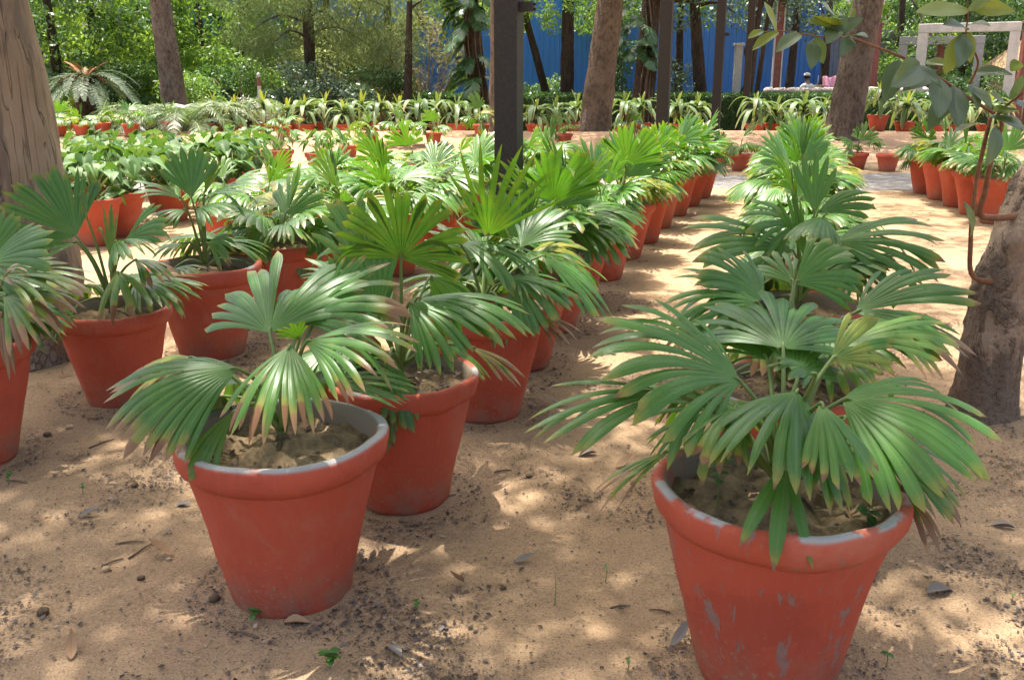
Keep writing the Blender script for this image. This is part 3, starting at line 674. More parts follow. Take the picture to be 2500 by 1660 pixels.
for i in range(12): KIND['out'].append(leaf_unit(rr.uniform(0.95, 1.25), rr.uniform(.20, .30), rr.uniform(.30, .38), 300 + i, span=rr.uniform(1.8, 2.8), nseg=26, split=.5, droop=rr.uniform(.7, 1.3), cup=rr.uniform(.1, .5), bend=rr.uniform(.25, .6)))
for i in range(6): KIND['low'].append(leaf_unit(rr.uniform(1.3, 1.55), rr.uniform(.16, .26), rr.uniform(.24, .30), 400 + i, span=rr.uniform(1.0, 1.9), nseg=16, split=.42, droop=rr.uniform(1.0, 1.7), cup=rr.uniform(.2, .6), bend=rr.uniform(.4, .8)))
for i in range(3): KIND['spear'].append(leaf_unit(rr.uniform(0.05, 0.25), .22, .34, 500 + i, span=rr.uniform(.35, .7), nseg=9, split=.45, droop=.05, cup=0, bend=0.02, pleat=.6))

v, f, u = tube([(0, 0, -0.03), (0.004, 0, 0.05), (0, 0.004, 0.11)], [0.040, 0.034, 0.020], 10, 0.3, 30, sub=4); _o = mk("stem", v, f, M['stem'], None, u); STEM = _o.data; bpy.data.objects.remove(_o)
GA = 2.39996
def pot_base(name, label, cat, x, y, sc, group, seed, wear=0.0, rimwear=0.2, pots=None, rz=None):
    z = gh(x, y)
    t = thing(name, label, cat, (x, y, z - 0.006), group, 0)
    pd = pots or POTS[seed % 4]; rz = seed * 1.7 if rz is None else rz
    p = inst("pot", pd[0], t, rot=(0, 0, rz), sc=sc); r_ = inst("rim", pd[1], p)
    for o in (p, r_): o["wear"] = float(wear); o["rimwear"] = float(rimwear)
    inst("soil", pd[2], t, rot=(0, 0, rz), sc=sc)
    return t
def put_leaf(t, kind, k, az, sc, z0, brown, yellow, tilt=(0, 0)):
    a, b = KIND[kind][k % len(KIND[kind])]
    o = inst("fan_leaf", b, t, (0, 0, z0), (tilt[0], tilt[1], az), sc); o["brown"] = brown; o["yellow"] = yellow
    inst("petiole", a, o)
def palm(x, y, label, group, seed, sc=1.0, psc=1.0, n=(2, 4, 4, 3), brown=0.12, yellow=0.0, wear=0.15, rimwear=0.25, small=False, spear=0.5):
    rr = random.Random(seed)
    t = pot_base("potted_fan_palm", label, "potted palm", x, y, psc, group, seed, wear, rimwear, SMALL if small else None)
    z0 = (0.24 if small else 0.45) * psc
    inst("stem", STEM, t, (0, 0, z0 - 0.02), (0, 0, seed), (sc * 0.8, sc * 0.8, sc * 0.55))
    az = rr.uniform(0, 6.28); z0 += 0.04 * sc
    for kd, cnt in zip(('up', 'mid', 'out', 'low'), n):
        for i in range(cnt):
            az += GA + rr.uniform(-.25, .25)
            br = brown * rr.uniform(0.2, 1.6) * (1.6 if kd in ('low', 'out') else 0.7)
            ye = yellow * rr.uniform(0, 1.2) + (rr.random() < 0.10) * 0.6 * (kd != 'up')
            if kd == 'low' and rr.random() < 0.22: br = 1.1
            put_leaf(t, kd, rr.randrange(12), az, sc * rr.uniform(.85, 1.12), z0, br, ye, (rr.uniform(-.1, .1), rr.uniform(-.1, .1)))
    if rr.random() < spear: put_leaf(t, 'spear', rr.randrange(3), az + 1, sc, z0, 0.02, 0.1)
    return t

def roots(t, z0, seed):
    rq = random.Random(seed)
    for i in range(9):
        a = rq.uniform(0, 6.28); r1 = rq.uniform(.05, .11)
        v, f, u = tube([(0.015 * math.cos(a), 0.015 * math.sin(a), z0 + .02), (r1 * .6 * math.cos(a + .2), r1 * .6 * math.sin(a + .2), z0 + rq.uniform(.0, .02)), (r1 * math.cos(a), r1 * math.sin(a), z0 - 0.03)], [0.005, 0.004, 0.003], 5, 0.2, 60, sub=3)
        mk("root", v, f, M['stem'], t, u)
def hero(x, y, label, group, seed, psc, leaves, wear=0.4, rimwear=0.35, z0=None, rz=None, extra=6):
    """palm whose leaves stand where they were surveyed: each (hub px,py,Y, tip px,py,Y, span, droop, cup, split, nseg, brown, yellow, normal)"""
    t = pot_base("potted_fan_palm", label, "potted palm", x, y, psc, group, seed, wear, rimwear, rz=rz)
    z0 = 0.45 * psc; inst("stem", STEM, t, (0, 0, z0 - 0.02), (0, 0, seed), (0.8, 0.8, 0.55))
    roots(t, z0, seed)
    o0 = Vector(t.location); rq = random.Random(seed + 7)
    for i in range(extra):
        put_leaf(t, ('mid', 'out', 'out', 'low')[i % 4], rq.randrange(12), rq.uniform(-1.7, 1.7) + (0.4 if i % 2 else -0.4), rq.uniform(.8, 1.0), z0 + 0.03, 0.06, 0.05)
    for i, lf in enumerate(leaves):
        hx, hy, hY, tx, ty, tY, span, droop, cup, split, nseg, brown, yellow = lf[:13]
        nh = Vector(lf[13]) if len(lf) > 13 else Vector((0, -0.25, 1))
        H = P(hx, hy, hY) - o0; Tt = P(tx, ty, tY) - o0
        ch = Tt - H; L = ch.length * (1.06 + 0.05 * droop)
        d = (ch.normalized() + Vector((0, 0, 1)) * droop * 0.54).normalized()
        v, f, u = blade(H, d, nh, L, span, nseg, split, droop, cup, seed * 50 + i, K=13, wide=(lf[14] if len(lf) > 14 else 1.0))
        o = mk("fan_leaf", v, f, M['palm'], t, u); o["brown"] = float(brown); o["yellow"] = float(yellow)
        b0 = Vector((0.01 * math.cos(i * 2.4), 0.01 * math.sin(i * 2.4), z0 + 0.06))
        lift = 0.045 if H.z > z0 + 0.12 else 0.03
        v, f, u = tube([b0, b0.lerp(H, 0.5) + Vector((0, 0, lift)), H, H + d * 0.02], [0.0085, 0.0065, 0.0045, 0.003], 7, sub=6)
        s = mk("petiole", v, f, M['stalk'], o, u); s["brown"] = 1.0 if brown > 0.9 else 0.0
    return t

ROWL = "row of potted palms along the left edge of the path"
ROWR = "row of potted palms along the right edge of the path"
ROW2 = "second row of potted palms, left of the iron posts"
FC = (0, -1, 0.35)
# --- front left pot
hero(-0.665, 2.61, "fan palm in the front left red pot with grey bare cement rim, tips browned", ROWL, 1, 1.04, [
    (622, 768, 2.70, 690, 590, 2.98, 2.5, 0.35, 0.0, 0.55, 26, 0.05, 0.0, (-0.25, -0.55, 0.8)),
    (548, 850, 2.50, 255, 975, 2.36, 1.85, 0.75, 0.25, 0.50, 26, 0.14, 0.0, (0.1, -0.45, 0.9)),
    (668, 798, 2.48, 620, 1010, 2.26, 1.75, 0.75, 0.30, 0.42, 24, 0.20, 0.03, (0, -0.5, 0.9)),
    (705, 790, 2.55, 930, 815, 2.42, 1.65, 0.65, 0.30, 0.45, 22, 0.18, 0.03, (0.1, -0.4, 0.9)),
    (450, 826, 2.68, 290, 905, 2.66, 1.5, 0.6, 0.1, 0.45, 18, 0.35, 0.5),
    (690, 740, 2.75, 930, 705, 2.68, 1.3, 0.6, 0.15, 0.5, 16, 0.18, 0.0, (-0.1, -0.6, 0.8)),
    (740, 715, 2.80, 850, 600, 2.9, 0.7, 0.2, 0.1, 0.4, 8, 0.1, 0.0, FC),
    (545, 945, 2.50, 452, 1105, 2.36, 0.55, 0.6, 0.1, 0.75, 5, 0.03, 0.1, FC),
    (690, 785, 2.62, 660, 750, 2.56, 1.4, 0.4, 0.1, 0.6, 14, 0.02, 0.1, FC),
    (760, 850, 2.80, 735, 925, 2.85, 0.7, 1.0, 0.2, 0.6, 6, 0.3, 0.7, FC)], 0.55, 0.85, rz=2.0, extra=3)
# --- second pot of the left row, tall back-lit fan
hero(-0.40, 3.27, "tall fan palm with a large back-lit fan, second pot of the left path row", ROWL, 2, 0.97, [
    (925, 597, 3.20, 955, 445, 3.12, 3.3, 0.30, 0.15, 0.58, 38, 0.02, 0.1, (0.05, 1.0, 0.3)),
    (870, 737, 3.15, 822, 545, 3.20, 1.15, 0.10, -0.1, 0.70, 14, 0.02, 0.0, (0.3, -1, 0.2)),
    (942, 700, 3.08, 1085, 815, 2.95, 1.9, 0.75, 0.35, 0.45, 22, 0.04, 0.0, (0.1, -0.6, 0.8)),
    (960, 690, 3.18, 1215, 755, 3.05, 0.9, 0.65, 0.2, 0.5, 12, 0.05, 0.0),
    (900, 815, 3.08, 935, 985, 2.98, 0.75, 0.3, 0.1, 0.70, 6, 0.05, 0.0, (0.3, -1, 0.2)),
    (890, 835, 3.08, 893, 1025, 2.98, 0.35, 0.4, 0.1, 0.6, 4, 0.05, 0.0, FC),
    (1085, 800, 3.15, 1195, 880, 3.05, 0.75, 0.5, 0.1, 0.45, 8, 0.55, 0.9),
    (760, 840, 3.2, 735, 905, 3.1, 0.6, 0.6, 0.1, 0.6, 5, 0.1, 0.2, FC),
    (800, 660, 3.30, 720, 600, 3.4, 1.4, 0.5, 0.1, 0.5, 14, 0.04, 0.0),
    (850, 640, 3.45, 780, 470, 3.55, 1.3, 0.3, 0.1, 0.5, 14, 0.02, 0.1, FC),
    (990, 640, 3.42, 1060, 780, 3.5, 1.3, 0.9, 0.2, 0.4, 12, 0.1, 0.0, FC),
    (860, 760, 3.35, 900, 650, 3.4, 0.5, 0.1, 0.0, 0.5, 7, 0.02, 0.0, FC)], 0.45, 0.35)
# --- third pot, bright upright fan in front of the post
hero(-0.13, 4.20, "fan palm with bright upright spiky leaf before the iron post, third of left row", ROWL, 3, 1.0, [
    (1125, 545, 4.25, 1185, 350, 3.98, 1.45, 0.03, 0.0, 0.16, 9, 0.02, 0.15, (0.1, 1, 0.5), 3.5),
    (1168, 642, 4.05, 1300, 725, 3.95, 2.2, 0.75, 0.35, 0.55, 22, 0.06, 0.0, (0.1, -0.6, 0.8)),
    (1060, 560, 4.15, 1240, 640, 4.0, 1.3, 0.7, 0.2, 0.45, 15, 0.03, 0.0),
    (1250, 590, 4.25, 1385, 740, 4.2, 1.1, 0.8, 0.2, 0.45, 13, 0.06, 0.0),
    (1230, 735, 4.10, 1320, 790, 4.0, 1.2, 1.0, 0.3, 0.35, 12, 0.95, 0.5),
    (1150, 690, 4.05, 1140, 800, 3.95, 1.2, 0.9, 0.3, 0.4, 12, 0.08, 0.0, FC),
    (1080, 650, 4.25, 990, 745, 4.2, 1.4, 0.9, 0.2, 0.4, 14, 0.1, 0.0),
    (1120, 600, 4.35, 1010, 520, 4.5, 1.7, 0.4, 0.1, 0.5, 18, 0.03, 0.1),
    (1200, 570, 4.40, 1290, 480, 4.55, 1.6, 0.4, 0.1, 0.5, 18, 0.03, 0.0)], 0.45, 0.35)
# --- front right pot
hero(0.66, 2.20, "large fan palm in the front right red pot with scraped grey patches", ROWR, 4, 1.05, [
    (1708, 880, 2.22, 1395, 800, 2.18, 2.2, 0.65, 0.0, 0.60, 28, 0.05, 0.0, (0.15, -0.42, 0.9)),
    (1838, 902, 2.12, 1775, 1125, 1.86, 2.4, 0.80, 0.45, 0.45, 22, 0.06, 0.0, (0, -0.5, 0.9)),
    (1942, 922, 2.12, 2265, 1060, 1.98, 2.5, 0.80, 0.20, 0.50, 28, 0.05, 0.0, (-0.1, -0.40, 0.9)),
    (1806, 804, 2.30, 1800, 690, 2.60, 2.6, 0.55, 0.10, 0.60, 28, 0.03, 0.0, (0, -0.4, 0.9)),
    (1552, 906, 2.15, 1250, 1000, 2.05, 0.85, 0.55, 0.05, 0.42, 12, 0.05, 0.0, (0.1, -0.4, 0.9)),
    (1815, 1070, 2.02, 1790, 1300, 1.86, 1.25, 0.45, 0.25, 0.18, 3, 0.07, 0.0, FC, 3),
    (2000, 1030, 2.15, 2195, 1195, 2.05, 0.9, 0.75, 0.3, 0.45, 10, 0.12, 0.1),
    (2080, 1120, 2.15, 2150, 1270, 2.05, 0.5, 0.6, 0.1, 0.5, 5, 1.15, 0.0, FC),
    (1545, 1040, 2.20, 1390, 1170, 2.10, 0.5, 0.6, 0.1, 0.3, 4, 0.35, 0.3),
    (1915, 832, 2.25, 2045, 770, 2.3, 1.3, 0.3, 0.1, 0.55, 14, 0.05, 0.35, (-0.3, -0.9, 0.3)),
    (1880, 870, 2.05, 1800, 840, 1.98, 1.0, 0.6, 0.2, 0.6, 10, 0.02, 0.0),
    (1945, 960, 2.08, 1905, 1140, 1.95, 0.6, 0.5, 0.1, 0.5, 6, 0.06, 0.0, FC),
    (1600, 900, 2.35, 1500, 960, 2.35, 1.3, 0.9, 0.2, 0.4, 12, 0.15, 0.2),
    (1960, 1010, 2.3, 1985, 1075, 2.2, 1.8, 0.4, 0.2, 0.8, 12, 0.05, 0.1, FC),
    (1840, 870, 2.25, 1870, 780, 2.4, 1.8, 0.3, 0.1, 0.6, 18, 0.02, 0.0, FC),
    (1890, 930, 2.02, 1960, 1120, 1.85, 1.2, 0.7, 0.3, 0.45, 14, 0.08, 0.0),
    (1700, 940, 2.15, 1640, 1060, 1.98, 1.2, 0.7, 0.2, 0.5, 14, 0.1, 0.1),
    (1770, 830, 2.35, 1690, 740, 2.5, 1.8, 0.35, 0.1, 0.6, 20, 0.03, 0.0, (0.1, -0.75, 0.65)),
    (1930, 800, 2.35, 2190, 770, 2.35, 0.9, 0.5, 0.1, 0.5, 10, 0.06, 0.1)], 0.92, 0.5, rz=0.6, extra=3)
# --- second of the right row
hero(0.93, 3.15, "fan palm with pale sunlit leaf by the leaning trunk, second of right row", ROWR, 5, 0.98, [
    (1762, 690, 3.10, 1625, 590, 3.15, 2.3, 0.55, 0.1, 0.58, 26, 0.05, 0.0, (0.2, -0.5, 0.85)),
    (1750, 700, 3.05, 1540, 725, 3.0, 1.7, 0.65, 0.1, 0.5, 22, 0.10, 0.0, (0.1, -0.6, 0.8)),
    (1972, 720, 3.05, 2225, 690, 3.0, 1.9, 0.60, 0.05, 0.55, 24, 0.05, 0.0, (-0.2, -0.5, 0.85)),
    (1833, 655, 3.25, 1990, 605, 3.25, 1.6, 0.5, 0.1, 0.55, 16, 0.05, 0.0, (0, -0.8, 0.6)),
    (1830, 655, 3.25, 1770, 590, 3.4, 1.2, 0.3, 0.1, 0.55, 12, 0.02, 0.0, FC),
    (1985, 735, 3.0, 2230, 830, 2.9, 1.5, 0.7, 0.2, 0.45, 18, 0.22, 0.1),
    (1800, 735, 2.95, 1640, 830, 2.8, 1.6, 0.8, 0.2, 0.5, 18, 0.15, 0.1),
    (1650, 760, 3.0, 1520, 800, 2.95, 1.0, 0.8, 0.2, 0.4, 10, 0.5, 0.3),
    (1900, 740, 2.95, 1930, 860, 2.8, 1.8, 0.9, 0.3, 0.5, 20, 0.08, 0.0),
    (1690, 860, 3.0, 1560, 930, 2.95, 1.3, 0.9, 0.2, 0.45, 12, 0.25, 0.3)], 0.45, 0.4)
# --- third of the right row: dark, in the shade
hero(1.30, 4.25, "dark shaded fan palm with upright broad blades, third of the right row", ROWR, 6, 1.0, [
    (1878, 490, 4.25, 1880, 350, 4.35, 1.1, 0.05, 0.0, 0.28, 5, 0.01, 0.0, (0.1, -1, 0.2), 5),
    (1885, 492, 4.22, 2010, 455, 4.2, 1.0, 0.5, 0.1, 0.55, 10, 0.02, 0.0, (-0.2, -0.8, 0.6)),
    (1862, 605, 4.15, 1815, 448, 4.15, 0.45, 0.05, 0.0, 0.5, 6, 0.02, 0.0, FC),
    (1926, 558, 4.12, 2170, 600, 4.0, 1.7, 0.75, 0.3, 0.5, 20, 0.08, 0.0, (-0.1, -0.6, 0.8)),
    (1840, 520, 4.18, 1720, 520, 4.1, 1.9, 0.6, 0.2, 0.55, 20, 0.05, 0.0, (0.2, -0.7, 0.7)),
    (1830, 580, 4.15, 1600, 580, 4.05, 1.4, 0.7, 0.2, 0.5, 16, 0.08, 0.0, (0.1, -0.6, 0.8)),
    (1900, 500, 4.12, 1860, 560, 3.95, 1.9, 0.7, 0.3, 0.6, 20, 0.02, 0.0),
    (1980, 590, 4.1, 1960, 700, 4.0, 1.5, 0.9, 0.3, 0.35, 10, 0.05, 0.0, FC),
    (1920, 600, 4.3, 2060, 690, 4.3, 1.7, 0.9, 0.3, 0.45, 16, 0.1, 0.0)], 0.45, 0.35)
# --- left edge pots of the second row
hero(-2.18, 3.62, "palm at the left edge with browned hanging fan over its red pot", ROW2, 7, 1.0, [
    (8, 682, 3.50, 135, 765, 3.35, 1.6, 0.75, 0.25, 0.42, 18, 0.38, 0.15, (0.1, -0.6, 0.8)),
    (-30, 610, 3.60, 110, 610, 3.5, 1.7, 0.45, 0.1, 0.5, 18, 0.04, 0.0, (-0.1, -0.8, 0.6)),
    (-10, 640, 3.55, 190, 690, 3.4, 0.9, 0.65, 0.1, 0.5, 12, 0.12, 0.2),
    (-30, 600, 3.65, 30, 500, 3.7, 1.3, 0.1, 0.0, 0.5, 12, 0.02, 0.0, FC),
    (0, 660, 3.45, 45, 610, 3.4, 0.6, 0.9, 0.2, 0.5, 6, 0.8, 0.6),
    (0, 720, 3.5, 25, 860, 3.4, 0.4, 0.5, 0.1, 0.5, 4, 1.2, 0.0, FC),
    (-60, 700, 3.6, -160, 760, 3.5, 1.8, 0.7, 0.2, 0.5, 16, 0.1, 0.1)], 0.45, 0.35)
hero(-1.87, 4.38, "palm with a big pale fan before the thick trunk, hanging browned blades", ROW2, 8, 0.92, [
    (176, 545, 4.35, 45, 425, 4.35, 2.3, 0.15, 0.0, 0.60, 30, 0.03, 0.0, (0.3, -0.9, 0.4)),
    (180, 560, 4.30, 60, 600, 4.2, 1.2, 0.5, 0.1, 0.5, 14, 0.05, 0.0),
    (272, 626, 4.22, 282, 745, 4.08, 1.9, 0.75, 0.2, 0.18, 4, 0.25, 0.25, FC, 3),
    (255, 600, 4.35, 250, 470, 4.4, 0.5, 0.1, 0.0, 0.4, 5, 0.05, 0.2, FC),
    (290, 555, 4.30, 385, 500, 4.25, 1.0, 0.5, 0.1, 0.5, 10, 0.04, 0.0, (-0.2, -0.8, 0.6)),
    (265, 560, 4.25, 330, 590, 4.1, 1.6, 0.9, 0.3, 0.45, 14, 0.05, 0.0),
    (200, 500, 4.32, 190, 440, 4.35, 0.45, 0.1, 0.0, 0.7, 4, 0.02, 0.2, FC),
    (310, 600, 4.3, 390, 660, 4.2, 1.2, 0.9, 0.2, 0.4, 10, 0.25, 0.1)], 0.45, 0.35)
hero(-1.66, 5.12, "palm with sunlit top leaves in the third pot of the second row", ROW2, 9, 1.02, [
    (441, 455, 5.10, 430, 345, 5.2, 1.5, 0.15, 0.0, 0.5, 12, 0.03, 0.0, FC),
    (420, 460, 5.05, 310, 425, 5.0, 0.9, 0.5, 0.1, 0.5, 10, 0.03, 0.0),
    (470, 455, 5.05, 600, 425, 5.0, 0.9, 0.5, 0.1, 0.5, 9, 0.03, 0.0),
    (455, 480, 5.0, 540, 490, 4.9, 2.0, 0.7, 0.2, 0.5, 18, 0.03, 0.0),
    (430, 485, 5.0, 350, 510, 4.9, 1.8, 0.7, 0.2, 0.5, 18, 0.05, 0.0),
    (480, 560, 5.0, 530, 610, 4.88, 1.5, 0.9, 0.2, 0.4, 12, 0.15, 0.0, FC),
    (420, 560, 5.05, 360, 600, 4.95, 1.4, 0.9, 0.2, 0.4, 12, 0.12, 0.0),
    (400, 620, 5.0, 470, 640, 4.9, 1.0, 0.8, 0.2, 0.5, 8, 0.2, 0.1),
    (470, 450, 5.15, 500, 370, 5.2, 0.5, 0.1, 0.0, 0.6, 5, 0.02, 0.3, FC)], 0.45, 0.35)

# --- the rest of the rows
k = 20
for i, (x, y) in enumerate([(0.04, 4.95), (0.22, 5.68), (0.40, 6.42), (0.66, 7.16), (0.92, 8.05), (1.18, 8.85), (1.45, 9.75), (1.76, 10.6), (2.05, 11.4), (2.32, 12.15)]):
    palm(x, y, "fan palm in red pot, %s from the front in the left path row" % ordinal(i + 3), ROWL, k, 0.92 + 0.12 * ((k * 7) % 5) / 5, 0.95 + 0.05 * ((k * 3) % 4) / 3, (3, 7, 3, 0), 0.05, 0.03, 0.25 + 0.4 * ((k * 11) % 7) / 7, 0.15 + 0.5 * ((k * 5) % 6) / 6); k += 1
for i, (x, y) in enumerate([(-1.41, 5.88), (-1.17, 6.62), (-0.93, 7.38), (-0.66, 8.15), (-0.42, 8.95), (-0.15, 9.75), (0.12, 10.6), (0.42, 11.5)]):
    palm(x, y, "fan palm in red pot, %s from front in second row left of posts" % ordinal(i + 3), ROW2, k, 0.92 + 0.1 * ((k * 7) % 5) / 5, 1.0, (1, 5, 8, 2), 0.05, 0.06, 0.25 + 0.4 * ((k * 11) % 7) / 7, 0.15 + 0.5 * ((k * 5) % 6) / 6); k += 1
for i, (x, y) in enumerate([(1.62, 5.35), (1.86, 6.2), (2.10, 7.05), (2.36, 7.95), (2.60, 8.8), (2.86, 9.65), (3.10, 10.5), (3.36, 11.4), (3.6, 12.2)]):
    palm(x, y, "fan palm in red pot, %s from the front in the right path row" % ordinal(i + 3), ROWR, k, (0.80 if i < 3 else 1.0) + 0.1 * ((k * 7) % 5) / 5, 1.0, (0 if i < 2 else 2, 4 if i < 2 else 5, 7, 2), 0.05, 0.05, 0.25 + 0.4 * ((k * 11) % 7) / 7, 0.15 + 0.5 * ((k * 5) % 6) / 6); k += 1
RB = "extra palms filling in between the second and third rows"
for i, (x, y) in enumerate([(-1.95, 7.7), (-1.62, 8.6), (-1.28, 9.4), (-0.95, 10.3), (-0.62, 11.2), (-0.2, 12.1)]):
    palm(x, y, "sunlit fan palm, %s nearest of those filling between second and third rows" % ordinal(i), RB, k, 0.82, 0.95, (1, 4, 7, 1), 0.05, 0.10, 0.05, 0.2); k += 1
ROW3 = "third row of potted palms in the sun, farther left"
for i, (x, y) in enumerate([(-2.45, 8.3), (-2.15, 9.2), (-1.85, 10.1), (-1.5, 11.0), (-1.2, 11.9)]):
    palm(x, y, "sunlit fan palm, %s nearest in the third row beside the arrowhead plants" % ordinal(i), ROW3, k, 0.80 + 0.1 * ((k * 7) % 5) / 5, 0.92, (1, 4, 5, 1), 0.04, 0.10, 0.05, 0.2); k += 1
RR_ = "row of palm pots at the right behind the leaning tree"
for i, (x, y) in enumerate([(5.05, 10.0), (5.13, 10.65), (5.24, 11.3), (5.32, 11.95), (5.40, 12.6)]):
    palm(x, y, "fan palm in red pot, %s from the leaning tree in the far right row" % ordinal(i), RR_, k, 0.95, 0.97, (1, 4, 5, 2), 0.06, 0.05, 0.05, 0.15); k += 1

# --- small pots beyond the gravel path
SMG = "small red pots with young palms beyond the gravel path"
small_spots = [(2045, 392, 15.5, 0, "small empty red pot on the sand beyond the gravel path, right"),
    (1975, 385, 15.9, 1, "small red pot with drooping pale leaves beside the thick forked trunk"),
    (1705, 385, 15.6, 1, "small red pot left of the sunlit right row, beyond the gravel path"),
    (1660, 372, 16.6, 1, "small red pot with fan palm at the far end of the path"),
    (1000, 345, 18.9, 1, "rightmost small potted palm on the bank left of the nearest post"),
    (925, 345, 18.9, 1, "second small potted palm from the post on the sunny bank"),
    (853, 347, 18.8, 1, "small potted palm with upright leaves, third from the post on the bank"),
    (655, 335, 19.3, 1, "small potted palm with wide leaves in the middle of the bank"),
    (805, 362, 17.5, 1, "small potted palm next to the right arrowhead plant"),
    (192, 330, 19.6, 1, "leftmost whole small potted palm on the bank by the sago palm"),
    (140, 328, 19.8, 1, "small red pot on the bank half hidden by the thick left trunk"),
    (305, 330, 19.5, 1, "small yellowish potted palm on the bank in front of the drooping palm"),
    (240, 325, 19.7, 1, "small potted palm between the leftmost two on the bank"),
    (395, 322, 20.0, 1, "small dark potted palm on the bank right of the drooping fronds"),
    (1110, 330, 19.6, 1, "small bright potted palm on the bank touching the nearest post's left edge"),
    (1300, 340, 18.5, 1, "small potted palm on the bank right of the nearest post"),
    (1455, 335, 18.8, 1, "small potted palm on the bank left of the second post")]
for i, (px, py, Y, lv, lab) in enumerate(small_spots):
    x = P(px, py, Y).x
    if lv: palm(x, Y, lab, SMG, k, 0.72 + 0.1 * (i % 3), 1.0 if i < 4 else 0.95, (1, 2, 3, 1), 0.05, 0.12 if i % 3 else 0.3, 0.0, 0.0, small=True)
    else: pot_base("plant_pot", lab, "plant pot", x, Y, 1.05, SMG, k, 0.0, 0.0, SMALL)
    k += 1
# ================================================================ ARROWHEAD PLANTS (left, behind the second row)
M['arrow'] = m_leaf("arrowhead_leaf", (0.07, 0.155, 0.03), (0.17, 0.29, 0.08), (0.28, 0.46, 0.05), 0.33, 0.42, 0.45)
def m_arrow():
    s = NT("arrowhead_leaf_veined"); uv = s.sep(s.coord("UV")); rnd = s.orand()
    c = s.ramp(rnd, [(0.0, (0.024, 0.072, 0.016)), (0.5, (0.042, 0.108, 0.022)), (0.85, (0.07, 0.15, 0.035)), (1.0, (0.14, 0.21, 0.075))])
    c = s.mix(s.rng(s.math('ABSOLUTE', s.math('SUBTRACT', uv[0], 0.5)), 0.0, 0.16, 0.55, 0.0), c, (0.28, 0.36, 0.20))
    return s.leafy(c, s.mix(rnd, (0.10, 0.24, 0.02), (0.20, 0.34, 0.04)), 0.20, 0.5, 0.22)
M['arrow'] = m_arrow()
def heart(fold, curl):
    prof = [(-0.30, 0.20), (-0.22, 0.40), (-0.02, 0.47), (0.20, 0.40), (0.45, 0.27), (0.70, 0.13), (0.9, 0.03)]
    V, F, U = [], [], []
    for i, (y, wv) in enumerate(prof):
        for j, s_ in enumerate((-1, -0.5, 0, 0.5, 1)):
            yy = y if (y > -0.1 or abs(s_) > 0.4) else max(y, -0.04)
            V.append((s_ * wv, yy, abs(s_) * wv * fold - curl * max(0, y) ** 2)); U.append(((s_ + 1) / 2, (y + .3) / 1.2))
    for i in range(len(prof) - 1):
        for j in range(4): a = i * 5 + j; F.append((a, a + 1, a + 6, a + 5))
    return V, F, U
HE = []
for fo, cu in ((0.2, 0.2), (0.45, 0.35), (0.1, 0.5)):
    v, f, u = heart(fo, cu); o = mk("leaf", v, f, M['arrow'], None, u); HE.append(o.data); bpy.data.objects.remove(o)
AG = "potted arrowhead plants in the sun on the left"
def arrow(x, y, label, seed, n=34, sc=1.0):
    rr = random.Random(seed)
    t = pot_base("potted_arrowhead_plant", label, "potted plant", x, y, 0.85, AG, seed, 0.1, 0.1)
    z0 = 0.36; SV, SF = [], []
    for i in range(n):
        az = rr.uniform(0, 6.28); rad = 0.42 * sc * math.sqrt(rr.random()); hz = z0 + (0.08 + 0.34 * rr.random() ** 0.7) * sc - 0.22 * max(0, rad - 0.25)
        p = Vector((rad * math.cos(az), rad * math.sin(az), hz)); L = rr.uniform(0.11, 0.19) * sc
        faz = az + rr.uniform(-.8, .8)
        o = inst("leaf", HE[i % 3], t, p, (rr.uniform(-.9, 0.1), rr.uniform(-.4, .4), faz - math.pi / 2), L)
        v, f, _ = tube([(0, 0, z0), (p.x * 0.5, p.y * 0.5, (z0 + p.z) / 2 + 0.05), p], [0.005, 0.004, 0.003], 4, sub=2, cap=False)
        k0 = len(SV); SV += v; SF += [tuple(a + k0 for a in q) for q in f]
    o = mk("stalks", SV, SF, M['stalk'], t); o["kind"] = "stuff"
spots = [(-4.35, 9.0), (-3.75, 9.2), (-4.9, 9.6), (-4.25, 10.0), (-3.6, 10.2), (-5.4, 10.5), (-4.75, 10.9), (-4.0, 11.1), (-3.3, 11.3), (-5.8, 11.6), (-5.0, 12.0), (-4.3, 12.3),
         (-3.4, 12.1), (-3.05, 10.6), (-6.3, 12.4)]
for i, (x, y) in enumerate(spots):
    arrow(x, y, "potted arrowhead plant, %s nearest in the leafy patch right of the thick trunk" % ordinal(i), 700 + i, 58, 1.10)
for i, (px, py, Y, lab) in enumerate([(745, 395, 13.9, "separate arrowhead plant behind the sunlit palms, right of the leafy patch"), (640, 380, 14.4, "arrowhead plant at the right end of the leafy patch, near the bank"),
                                      (560, 370, 14.9, "arrowhead plant farthest back in the leafy patch, below the bank"), (215, 470, 8.7, "low arrowhead plant in a small pot at the front of the patch")]):
    arrow(P(px, py, Y).x, Y, lab, 740 + i, 30, 0.95)

